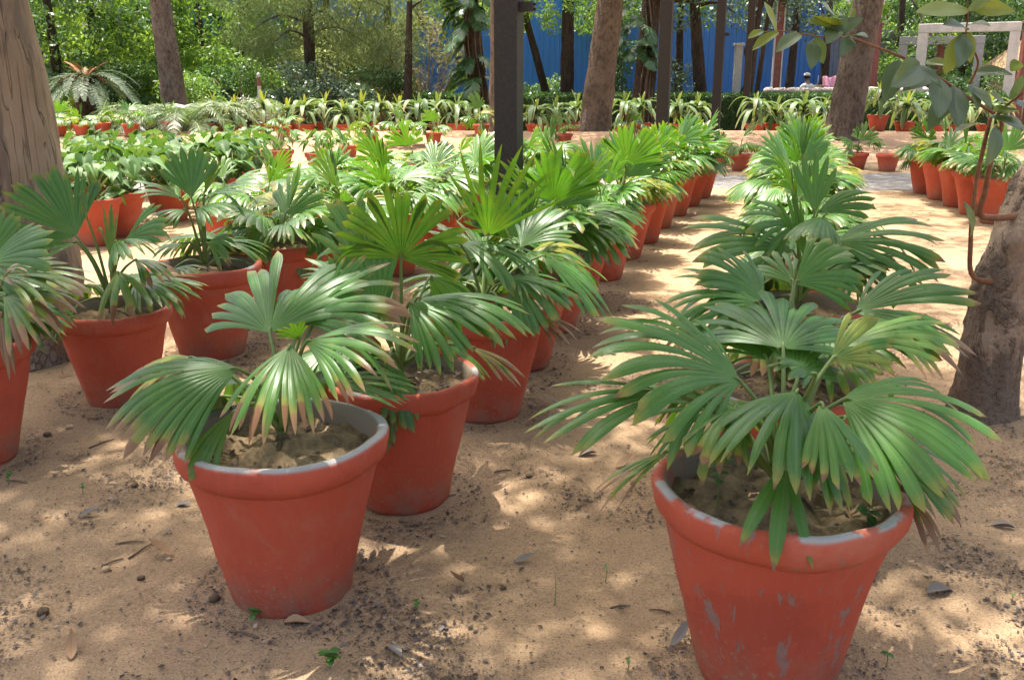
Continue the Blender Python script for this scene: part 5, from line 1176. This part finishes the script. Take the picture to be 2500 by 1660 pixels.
# concrete frames
M['white'] = m_plain("weathered_white_paint", (0.40, 0.385, 0.37), (0.52, 0.505, 0.485), 0.7, 5, 0.3, 0.3, 0.004)
M['conc'] = m_plain("grey_concrete", (0.26, 0.255, 0.25), (0.34, 0.33, 0.32), 0.8, 6)
M['redpost'] = m_plain("dull_red_paint", (0.17, 0.055, 0.045), (0.23, 0.085, 0.065), 0.7, 8)
def portal(a, ya, b, yb, top, th, mat, label, group):
    xa, xb = P(a, 200, ya).x, P(b, 200, yb).x
    t = thing("concrete_frame", label, "frame", (xa, ya, 0.0), group, math.atan2(yb - ya, xb - xa)); Lw = math.hypot(xb - xa, yb - ya); h = top
    for x in (0, Lw - th):
        v, f = box_mesh(x, x + th, -th / 2, th / 2, -0.2, h - th - 0.002); bevel(mk("column", v, f, mat, t, smooth=False), 0.012)
    v, f = box_mesh(-0.006, Lw + 0.006, -th / 2 - 0.004, th / 2 + 0.004, h - th, h); bevel(mk("beam", v, f, mat, t, smooth=False), 0.012)
portal(2106, 28.6, 2336, 27.2, 2.84, 0.24, M['white'], "white painted concrete frame at the right, behind the leafy shoots", "concrete frames at the right")
portal(2064, 32.0, 2258, 31.0, 2.62, 0.25, M['conc'], "grey concrete frame behind the white one", "concrete frames at the right")
def boxthing(name, label, cat, px, Y, w_, h, mat, dep=None, group=None):
    x = P(px, 200, Y).x; h += 0.3; t = thing(name, label, cat, (x, Y, 0.0), group); dep = dep or w_
    v, f = box_mesh(-w_ / 2, w_ / 2, -dep / 2, dep / 2, -0.2, h); bevel(mk("shaft", v, f, mat, t, smooth=False), 0.01)
    v, f = box_mesh(-w_ / 2 - .04, w_ / 2 + .04, -dep / 2 - .04, dep / 2 + .04, h, h + 0.08); bevel(mk("cap", v, f, mat, t, smooth=False), 0.01)
    return t
boxthing("column", "white column behind the twisted dark trunk", "column", 1698, 28.6, 0.20, 1.95, M['white'])
t = boxthing("pillar", "dull red pillar with white edges left of the seated man", "pillar", 1787, 30.2, 0.20, 3.6, M['redpost'])
for s_ in (-1, 1):
    v, f = box_mesh(s_ * 0.125 - 0.022, s_ * 0.125 + 0.022, -0.12, -0.04, -0.2, 3.55); mk("edge_strip", v, f, M['white'], t, smooth=False)
G_ = "dull red posts near the concrete frames"
boxthing("red_post", "dull red post just right of the forked trunk", "post", 2012, 30.6, 0.17, 2.6, M['redpost'], group=G_)
boxthing("red_post", "dull red post inside the white concrete frame", "post", 2160, 31.8, 0.17, 2.2, M['redpost'], group=G_)
boxthing("red_post", "dull red post at the right edge of the white frame", "post", 2352, 29.5, 0.20, 2.6, M['redpost'], group=G_)

# hut at the right edge
M['cream'] = m_plain("cream_plaster", (0.52, 0.40, 0.22), (0.62, 0.50, 0.30), 0.8, 5)
M['thatch'] = m_plain("straw_thatch", (0.30, 0.21, 0.12), (0.44, 0.33, 0.20), 0.95, 30, 0.1, 1.0, 0.03)
x = P(2420, 200, 31).x
t = thing("hut", "cream hut with straw roof at the right edge", "hut", (x, 31, 0.25))
v, f = box_mesh(-1.3, 1.3, -1.2, 1.2, -0.4, 1.45); mk("wall", v, f, M['cream'], t, smooth=False)
v, f = box_mesh(-1.34, 1.34, -1.24, -1.205, -0.4, 0.3); mk("red_base", v, f, M['redpost'], t, smooth=False)
v = [(-1.6, -1.5, 1.40), (1.6, -1.5, 1.40), (1.6, 1.5, 1.40), (-1.6, 1.5, 1.40), (-0.7, 0, 2.5), (0.7, 0, 2.5)]
mk("roof", v, [(0, 1, 5, 4), (1, 2, 5), (2, 3, 4, 5), (3, 0, 4), (3, 2, 1, 0)], M['thatch'], t, smooth=False)
sv, sf, su = cloud(rs, np.stack([rs.uniform(-1.6, 1.6, 900), rs.uniform(-1.5, -0.3, 900), np.zeros(900)], 1) + np.array([0, 0, 0]), 0.28, 0.02, 1.2)
zz = 1.42 + (sv[:, 1] + 1.5) * 0.72; sv[:, 2] = sv[:, 2] * 0.5 + zz; o = mk("straw", sv, sf, M['thatch'], t, su); o["kind"] = "stuff"
# counter with pink cloth
M['pink'] = m_plain("pink_cloth", (0.62, 0.25, 0.34), (0.72, 0.36, 0.44), 0.9, 14)
x = P(1905, 200, 31.2).x
t = thing("stall", "small cream stall with red base and pink cloth, right of the seated man", "stall", (x, 31.2, 0.1))
v, f = box_mesh(-0.36, 0.36, -0.3, 0.3, 0.42, 1.05); mk("counter", v, f, M['cream'], t, smooth=False)
v, f = box_mesh(-0.38, 0.38, -0.32, 0.32, -0.1, 0.70); mk("base", v, f, M['redpost'], t, smooth=False)
V, F = [], []
for i in range(9):
    for j in range(7):
        V.append((-0.26 + 0.52 * i / 8, -0.36 + 0.03 * math.sin(i * 2.1) - 0.02 * j, 1.30 - 0.32 * j / 6 + 0.03 * math.sin(i * 1.3)))
for i in range(8):
    for j in range(6): a = i * 7 + j; F.append((a, a + 7, a + 8, a + 1))
o = mk("cloth", V, F, M['pink'], t); m_ = o.modifiers.new("solid", 'SOLIDIFY'); m_.thickness = 0.015
for s_ in (-1, 1):
    v, f, u = tube([(s_ * .36, -.28, 1.0), (s_ * .36, -.3, 1.34)], [0.015, 0.015], 6); mk("support", v, f, M['white'], t, u)
# small pale garden figure-like post left
x = P(597, 190, 25.0).x
t = thing("garden_marker", "slim red and white marker post among the left shrubs", "post", (x, 25.0, gh(x, 25)))
v, f = lathe([(0.03, -0.1), (0.03, 0.85), (0.06, 0.9), (0.045, 1.1), (0.05, 1.2)], 10); mk("shaft", v, f, M['white'], t)
v, f = lathe([(0.052, 1.2), (0.06, 1.25), (0.035, 1.36), (0.03, 1.4)], 10); mk("band", v, f, M['redpost'], t)
v, f = lathe([(0.03, 1.4), (0.05, 1.44), (0.04, 1.5), (0.002, 1.53)], 10); mk("cap", v, f, M['white'], t)

# ---------------------------------------------------------------- seated man (back view)
M['skin'] = m_plain("brown_skin", (0.20, 0.11, 0.07), (0.26, 0.15, 0.10), 0.6)
M['shirt'] = m_plain("pale_grey_shirt", (0.42, 0.43, 0.42), (0.52, 0.53, 0.51), 0.9, 12)
M['trous'] = m_plain("dark_trousers", (0.06, 0.06, 0.07), (0.09, 0.09, 0.10), 0.9)
M['hair'] = m_plain("black_hair", (0.012, 0.010, 0.010), (0.022, 0.018, 0.016), 0.6)
def skin_mesh(name, verts, edges, radii, mat, parent, sub=2, root=0):
    me = bpy.data.meshes.new(name); me.from_pydata(verts, edges, []); me.update(); me.materials.append(mat)
    o = bpy.data.objects.new(name, me); COL.objects.link(o); o.parent = parent
    m = o.modifiers.new("skin", 'SKIN'); m.use_smooth_shade = True
    for i, r_ in enumerate(radii):
        d = me.skin_vertices[0].data[i]; d.radius = r_ if isinstance(r_, tuple) else (r_, r_); d.use_root = (i == root)
    m2 = o.modifiers.new("sub", 'SUBSURF'); m2.levels = sub; m2.render_levels = sub
    return o
x = P(1862, 190, 30.3).x
t = thing("person", "person in pale grey shirt and white cap sitting behind the stone wall", "person", (x, 30.3, 0.0), None, 0.35)
SZ = 0.60
vs = [(0, 0, SZ + .06), (0, -.03, SZ + .25), (0, -.02, SZ + .45), (0, 0, SZ + .57), (0, .02, SZ + .66), (0, .05, SZ + .76), (0, .05, SZ + .86),
      (-.19, 0, SZ + .50), (-.25, .05, SZ + .25), (-.16, .27, SZ + .14), (.19, 0, SZ + .50), (.25, .05, SZ + .25), (.16, .27, SZ + .14),
      (-.10, .02, SZ + .04), (-.13, .44, SZ + .05), (-.13, .46, .08), (-.13, .60, .04), (.10, .02, SZ + .04), (.13, .44, SZ + .05), (.13, .46, .08), (.13, .60, .04)]
es = [(0, 1), (1, 2), (2, 3), (3, 4), (4, 5), (5, 6), (3, 7), (7, 8), (8, 9), (3, 10), (10, 11), (11, 12), (0, 13), (13, 14), (14, 15), (15, 16), (0, 17), (17, 18), (18, 19), (19, 20)]
rd = [(.13, .11), (.13, .10), (.145, .10), (.09, .08), .05, (.075, .09), (.06, .08), .06, .045, .03, .06, .045, .03, .085, .06, .04, .035, .085, .06, .04, .035]
skin_mesh("body", vs, es, rd, M['skin'], t)
sv_ = [vs[i] for i in (0, 1, 2, 3, 7, 8, 10, 11)]
skin_mesh("shirt", sv_, [(0, 1), (1, 2), (2, 3), (3, 4), (4, 5), (3, 6), (6, 7)], [(.155, .135), (.155, .125), (.17, .125), (.105, .095), .078, .06, .078, .06], M['shirt'], t)
skin_mesh("trousers", [vs[i] for i in (0, 13, 14, 15, 17, 18, 19)], [(0, 1), (1, 2), (2, 3), (0, 4), (4, 5), (5, 6)], [(.15, .13), .1, .075, .055, .1, .075, .055], M['trous'], t)
def ball(name, c_, r_, mat, z0=-1, z1=1):
    V, F = [], []
    for i in range(9):
        th = math.acos(max(-1, min(1, z0 + (z1 - z0) * i / 8)))
        for j in range(14): ph = 2 * math.pi * j / 14; V.append((c_[0] + r_[0] * math.sin(th) * math.cos(ph), c_[1] + r_[1] * math.sin(th) * math.sin(ph), c_[2] + r_[2] * math.cos(th)))
    for i in range(8):
        for j in range(14): F.append((i * 14 + j, i * 14 + (j + 1) % 14, (i + 1) * 14 + (j + 1) % 14, (i + 1) * 14 + j))
    return mk(name, V, F, mat, t)
ball("hair", (0, .035, SZ + .80), (.092, .105, .115), M['hair'], -0.45, 1)
ball("cap", (0, .045, SZ + .845), (.100, .118, .085), M['white'], -0.1, 1)
v, f = box_mesh(-.45, .45, -.18, .2, 0.54, 0.59)
t2b = thing("bench", "low bench under the seated person behind the stone wall", "bench", (x, 30.3, 0.0), None, 0.35); bevel(mk("seat", v, f, M['conc'], t2b, smooth=False), .01)
for s_ in (-.36, .36):
    v, f = box_mesh(s_ - .05, s_ + .05, -.15, .17, -0.1, 0.538); mk("leg", v, f, M['conc'], t2b, smooth=False)

# ================================================================ SMALL THINGS ON THE GROUND
rs = np.random.RandomState(5)
# fine litter: crumbs of bark and leaf, far too many to count
pots_xy = [(o.location.x, o.location.y) for o in COL.objects if o.name.startswith("potted_fan_palm") or o.name.startswith("plant_pot")]
PXY = np.array(pots_xy)
def litter(n, x0, x1, y0, y1, smin, smax, thr, zoff):
    out, sz = [], []
    while len(out) < n:
        x = rs.uniform(x0, x1); y = y0 + (y1 - y0) * rs.uniform() ** 1.5
        d = 1.7 * noise.fractal((x * 1.6, y * 1.6, 17.0), 0.6, 2.0, 4) - 0.16
        nd = np.sqrt(((PXY - (x, y)) ** 2).sum(1)).min()
        if nd < 0.2: continue
        if rs.uniform() < max(0.10 if smax < 0.02 else 0.02, (d + thr)) + (0.45 if nd < 0.30 else 0):
            out.append((x, y, gh(x, y) + zoff)); sz.append(smin + (smax - smin) * rs.uniform() ** 1.8)
    out = np.array(out); sz = np.array(sz); m = len(out)
    a = rs.uniform(0, 6.28, m); d = np.stack([np.cos(a), np.sin(a), rs.normal(0, .18, m)], 1); q = np.stack([-np.sin(a), np.cos(a), rs.normal(0, .22, m)], 1)
    asp = rs.uniform(0.15, 0.85, m)
    h = np.zeros((m, 3)); h[:, 2] = sz * 0.12
    V = np.stack([out - d * sz[:, None] / 2, out + q * (sz * asp / 2)[:, None] + h, out + d * sz[:, None] / 2 + h * 0.5, out - q * (sz * asp / 2)[:, None] + h], 1).reshape(-1, 3)
    return V, np.arange(m * 4, dtype=np.int32).reshape(m, 4), np.repeat(np.stack([np.clip(rs.beta(1.2, 1.7, m), 0, 1), rs.uniform(0, 1, m)], 1), 4, axis=0)
v, f, u = stack(litter(70000, -3.2, 2.8, 1.25, 7.0, 0.004, 0.015, 0.05, 0.004), litter(40000, -3.2, 2.8, 1.25, 6.0, 0.003, 0.008, 0.6, 0.003), litter(22000, -3.2, 2.8, 1.25, 7, 0.009, 0.024, -0.02, 0.005), litter(5000, -4, 7, 4, 13, 0.012, 0.04, 0.05, 0.003))
o = mk("leaf_litter", v, f, M['litter'], None, u, smooth=False); o["kind"] = "stuff"; o["label"] = "crumbs of dry leaf and bark strewn over the sand"

# whole dry leaves
def m_dry(name, a, b):
    s = NT(name); uv = s.sep(s.coord("UV")); c = s.mix(s.orand(), a, b)
    c = s.mix(s.rng(s.math('ABSOLUTE', s.math('SUBTRACT', uv[0], 0.5)), 0, 0.05, 0.5, 0), c, [x_ * 0.55 for x_ in a]); c = s.mix(s.rng(s.noise(s.coord(), 50, 4), .5, .75, 0, .5), c, (0.10, 0.07, 0.05))
    return s.done(s.bsdf(c, 0.75, 0.3))
M['dry'] = m_dry("dry_brown_leaf", (0.25, 0.14, 0.075), (0.40, 0.26, 0.15)); M['dryg'] = m_dry("dry_grey_leaf", (0.15, 0.125, 0.11), (0.27, 0.245, 0.22))
DL = []
for fo, cu, ww in ((0.5, -0.25, .45), (0.9, 0.2, .5), (0.3, -0.5, .4)):
    for mt in ('dry', 'dryg'):
        v, f, u = oval_leaf(1.0, ww, fo, cu, 7, 3); o = mk("dry_leaf", v, f, M[mt], None, u); DL.append(o.data); bpy.data.objects.remove(o)
def Gd(px, py):
    d = ray(px, py); tt = CAMH / -d.z; return d.x * tt, d.y * tt
LG = "fallen dry leaves on the sand"
def dleaf(px, py, L, k_, a, lab, tilt=0.12):
    x, y = Gd(px, py); o = inst("dry_leaf", DL[k_], None, (x, y, gh(x, y) + 0.006), (tilt, 0.1, a), L); tag(o, lab, "leaf", LG)
dleaf(1068, 1342, .085, 0, 2.6, "curled tan leaf standing on the sand between the two front pots", 0.6)
dleaf(2135, 1382, .095, 3, -1.3, "flat grey-green leaf on the sand right of the front right pot")
dleaf(1420, 1075, .10, 0, -1.2, "pale tan leaf in a sun spot left of the front right pot", .3)
dleaf(1375, 1048, .085, 3, 1.9, "grey leaf beside the pale tan one left of the right pot")
dleaf(1185, 1298, .075, 1, -1.4, "thin grey leaf on open sand midway between the front pots")
dleaf(925, 1518, .07, 3, 0.8, "grey leaf at the bottom edge below the left pot")
dleaf(1545, 1500, .09, 5, -1.0, "dark curled leaf at the left foot of the front right pot", .4)
dleaf(400, 1282, .10, 0, 1.4, "brown leaf on the sand left of the front left pot", .3)
dleaf(655, 1440, .075, 2, -1.5, "tan leaf at the foot of the front left pot")
dleaf(180, 1195, .08, 1, -1.2, "dark grey leaf left, on shaded sand near the left edge")
dleaf(165, 1525, .08, 4, 0.4, "tan leaf at the bottom left corner")
dleaf(2340, 1220, .08, 3, 1.2, "grey leaf at the right edge beyond the right pot")
dleaf(1300, 935, .10, 5, 1.5, "dark leaf on the sunny path edge near the left row")
for i in range(60):
    x, y = rs.uniform(-2.6, 3.0), rs.uniform(1.7, 9.0)
    if np.sqrt(((PXY - (x, y)) ** 2).sum(1)).min() < 0.3: continue
    o = inst("dry_leaf", DL[rs.randint(6)], None, (x, y, gh(x, y) + 0.006), (rs.uniform(-.1, .4), rs.uniform(-.3, .3), rs.uniform(0, 6.28)), rs.uniform(.03, .075))
    tag(o, "small scattered dry leaf lying on the sandy ground", "leaf", "scattered dry leaves")
# twigs
TG = "thin twigs on the sand"
TW = ["slanting on the sand left of the front left pot", "behind the leaf tips of the front left palm", "at the foot of the second left pot", "in the sun spots right of the second left pot", "near the tan stone at left", "below the front left pot at the bottom edge",
      "left of the front right pot, farther from it", "left of the front right pot, close to it", "at the left edge by the pale weed", "left of the front left pot, lying straight across", "right of the front right pot on the sand", "on open sand right of the second left pot"]
for i, (px, py, L, a) in enumerate([(330, 1270, .13, 1.2), (235, 1025, .12, 1.0), (1010, 1150, .16, .7), (1160, 1085, .07, .3), (260, 1300, .07, .8), (560, 1465, .1, 2.8), (1430, 1400, .06, .2), (1520, 1410, .06, 2.9), (40, 1115, .1, -.3), (300, 1255, .09, .2), (2020, 1335, .07, 1.0), (1120, 1190, .06, 1.4)]):
    x, y = Gd(px, py); c_, s_ = math.cos(a) * L / 2, math.sin(a) * L / 2
    v, f, u = tube([(-c_, -s_, 0.004), (0.01 * L, 0.04 * L, 0.007), (c_, s_, 0.004)], [0.0035, 0.003, 0.002], 6, 0.1, 60, sub=3)
    o = mk("twig", v, f, M['twig'], None, u, loc=(x, y, gh(x, y))); tag(o, "thin dry twig " + TW[i], "twig", TG)
# stones and clods
M['clod'] = m_plain("earth_clod", (0.10, 0.07, 0.05), (0.22, 0.155, 0.10), 0.95, 60, 0.1, 0.9, 0.004); M['pebble'] = m_plain("tan_pebble", (0.36, 0.25, 0.15), (0.46, 0.34, 0.22), 0.85, 40)
v = STN[0]
CL = []
for mt in ('clod', 'pebble'):
    for q in range(2): d_ = STN[q + 1].copy(); d_.materials.clear(); d_.materials.append(M[mt]); CL.append(d_)
for i, (px, py, s_, k_, lab) in enumerate([(160, 985, .034, 2, "yellowish pebble near the foot of the left pots"), (110, 1005, .036, 0, "black crumpled clod on the sand at left"), (245, 1315, .03, 2, "tan stone on the sand left of the front left pot"), (325, 1335, .026, 1, "dark stone right of the tan stone at left"),
        (495, 1385, .035, 0, "dark clod touching the shade left of the front left pot"), (1030, 1592 * .99, .04, 1, "brown clod at the bottom edge"), (1085, 1585 * .99, .03, 0, "black clod right of the brown clod at the bottom"), (1220, 1098, .026, 1, "grey stone in the striped shadow by the left row"),
        (100, 1415, .04, 0, "dark clod at lower left"), (390, 1290, .02, 2, "small reddish stone left of the front pot"), (1160, 1360, .02, 0, "small dark clod on open sand"), (310, 1120, .03, 0, "dark clod behind the left pot's leaf tips")]):
    x, y = Gd(px, py); o = inst("stone", CL[k_], None, (x, y, gh(x, y) + s_ * 0.18), (0.2, 0.1, i), (s_, s_ * .8, s_ * .55)); tag(o, lab, "stone", "stones and clods on the sand")
for i in range(60):
    x, y = rs.uniform(-2.4, 2.2), rs.uniform(1.7, 5.5)
    if np.sqrt(((PXY - (x, y)) ** 2).sum(1)).min() < 0.28: continue
    s_ = rs.uniform(.006, .016); o = inst("stone", CL[rs.randint(4)], None, (x, y, gh(x, y) + s_ * .15), (0, 0, i), (s_, s_ * .8, s_ * .6)); tag(o, "tiny scattered clod on the sandy ground", "stone", "tiny scattered clods")
# seedlings
M['seed'] = m_leaf("seedling_leaf", (0.05, 0.14, 0.03), (0.09, 0.21, 0.05), (0.15, 0.34, 0.04), 0.3, 0.45, 0.4)
v, f, u = oval_leaf(1.0, .75, .2, .15, 6, 2); o = mk("leaf", v, f, M['seed'], None, u); SL = o.data; bpy.data.objects.remove(o)
def seedling(x, y, z, lab, n, h, L, seed, spread=1.0):
    rr = random.Random(seed); t = thing("seedling", lab, "seedling", (x, y, z), "small green seedlings")
    v, f, u = tube([(0, 0, -.01), (0.004, 0, h * .5), (0.002, .004, h)], [0.002, 0.0015, 0.001], 5, sub=2); mk("stem", v, f, M['stalk'], t, u)
    for i in range(n):
        zz = h * (0.5 + 0.5 * (i + 1) / n) if n > 4 else h; inst("leaf", SL, t, (0.002, 0.002, zz), (rr.uniform(-.4, .4), rr.uniform(-.4, .4), i * math.pi + (i // 2) * 0.5 + rr.uniform(-.3, .3)), L * rr.uniform(.8, 1.2))
for px, py, n, h, L, lab in [(960, 1405, 3, .025, .03, "two-leaved green seedling right of the front left pot"), (1395, 1340, 3, .05, .014, "tiny seedling left of the right pot"), (1278, 1395, 1, .09, .008, "thin grass-like sprout between the front pots"), (760, 1545, 10, .05, .03, "green weed at the bottom edge below the left pot"),
                             (585, 1430, 8, .035, .028, "small weed at the foot of the front left pot"), (1445, 1555, 3, .04, .02, "small sprout at the bottom left of the right pot"), (20, 1120, 7, .06, .02, "pale weed at the left edge"), (190, 1140, 4, .03, .016, "tiny sprout on the left sand"), (2330, 1395, 3, .02, .014, "tiny sprout at the right edge"), (2040, 1550, 4, .04, .02, "sprout at the right foot of the right pot")]:
    x, y = Gd(px, py); seedling(x, y, gh(x, y), lab, n, h, L, px)
seedling(0.50, 2.16, 0.455, "round-leaved stalk growing at the left rim of the front right pot", 11, .17, .034, 3)
seedling(0.84, 2.08, 0.455, "small weed growing in the soil of the front right pot", 9, .06, .03, 4)


# crumbs of leaf and root lying on the soil of the two front pots
for o in [q for q in COL.objects if q.parent is None and q.name.startswith("potted_fan_palm") and q.location.y < 3.4]:
    m = 420; a = rs.uniform(0, 6.28, m); r_ = 0.235 * np.sqrt(rs.uniform(0, 1, m)); c_ = np.stack([r_ * np.cos(a), r_ * np.sin(a), np.full(m, 0.447)], 1)
    sz = 0.004 + 0.014 * rs.uniform(0, 1, m) ** 2; b = rs.uniform(0, 6.28, m); d = np.stack([np.cos(b), np.sin(b), rs.normal(0, .3, m)], 1) * sz[:, None]; q_ = np.stack([-np.sin(b), np.cos(b), rs.normal(0, .3, m)], 1) * (sz * rs.uniform(.2, .6, m))[:, None]
    c_[:, 2] += np.array([0.035 * noise.noise((x_ * 14, y_ * 14, 2)) for x_, y_, _ in c_]) + 0.012
    V = np.stack([c_ - d, c_ + q_, c_ + d, c_ - q_], 1).reshape(-1, 3)
    p = mk("crumbs", V, np.arange(m * 4, dtype=np.int32).reshape(m, 4), M['litter'], o, np.repeat(np.stack([rs.beta(1.2, 1.7, m), rs.uniform(0, 1, m)], 1), 4, axis=0), smooth=False); p["kind"] = "stuff"
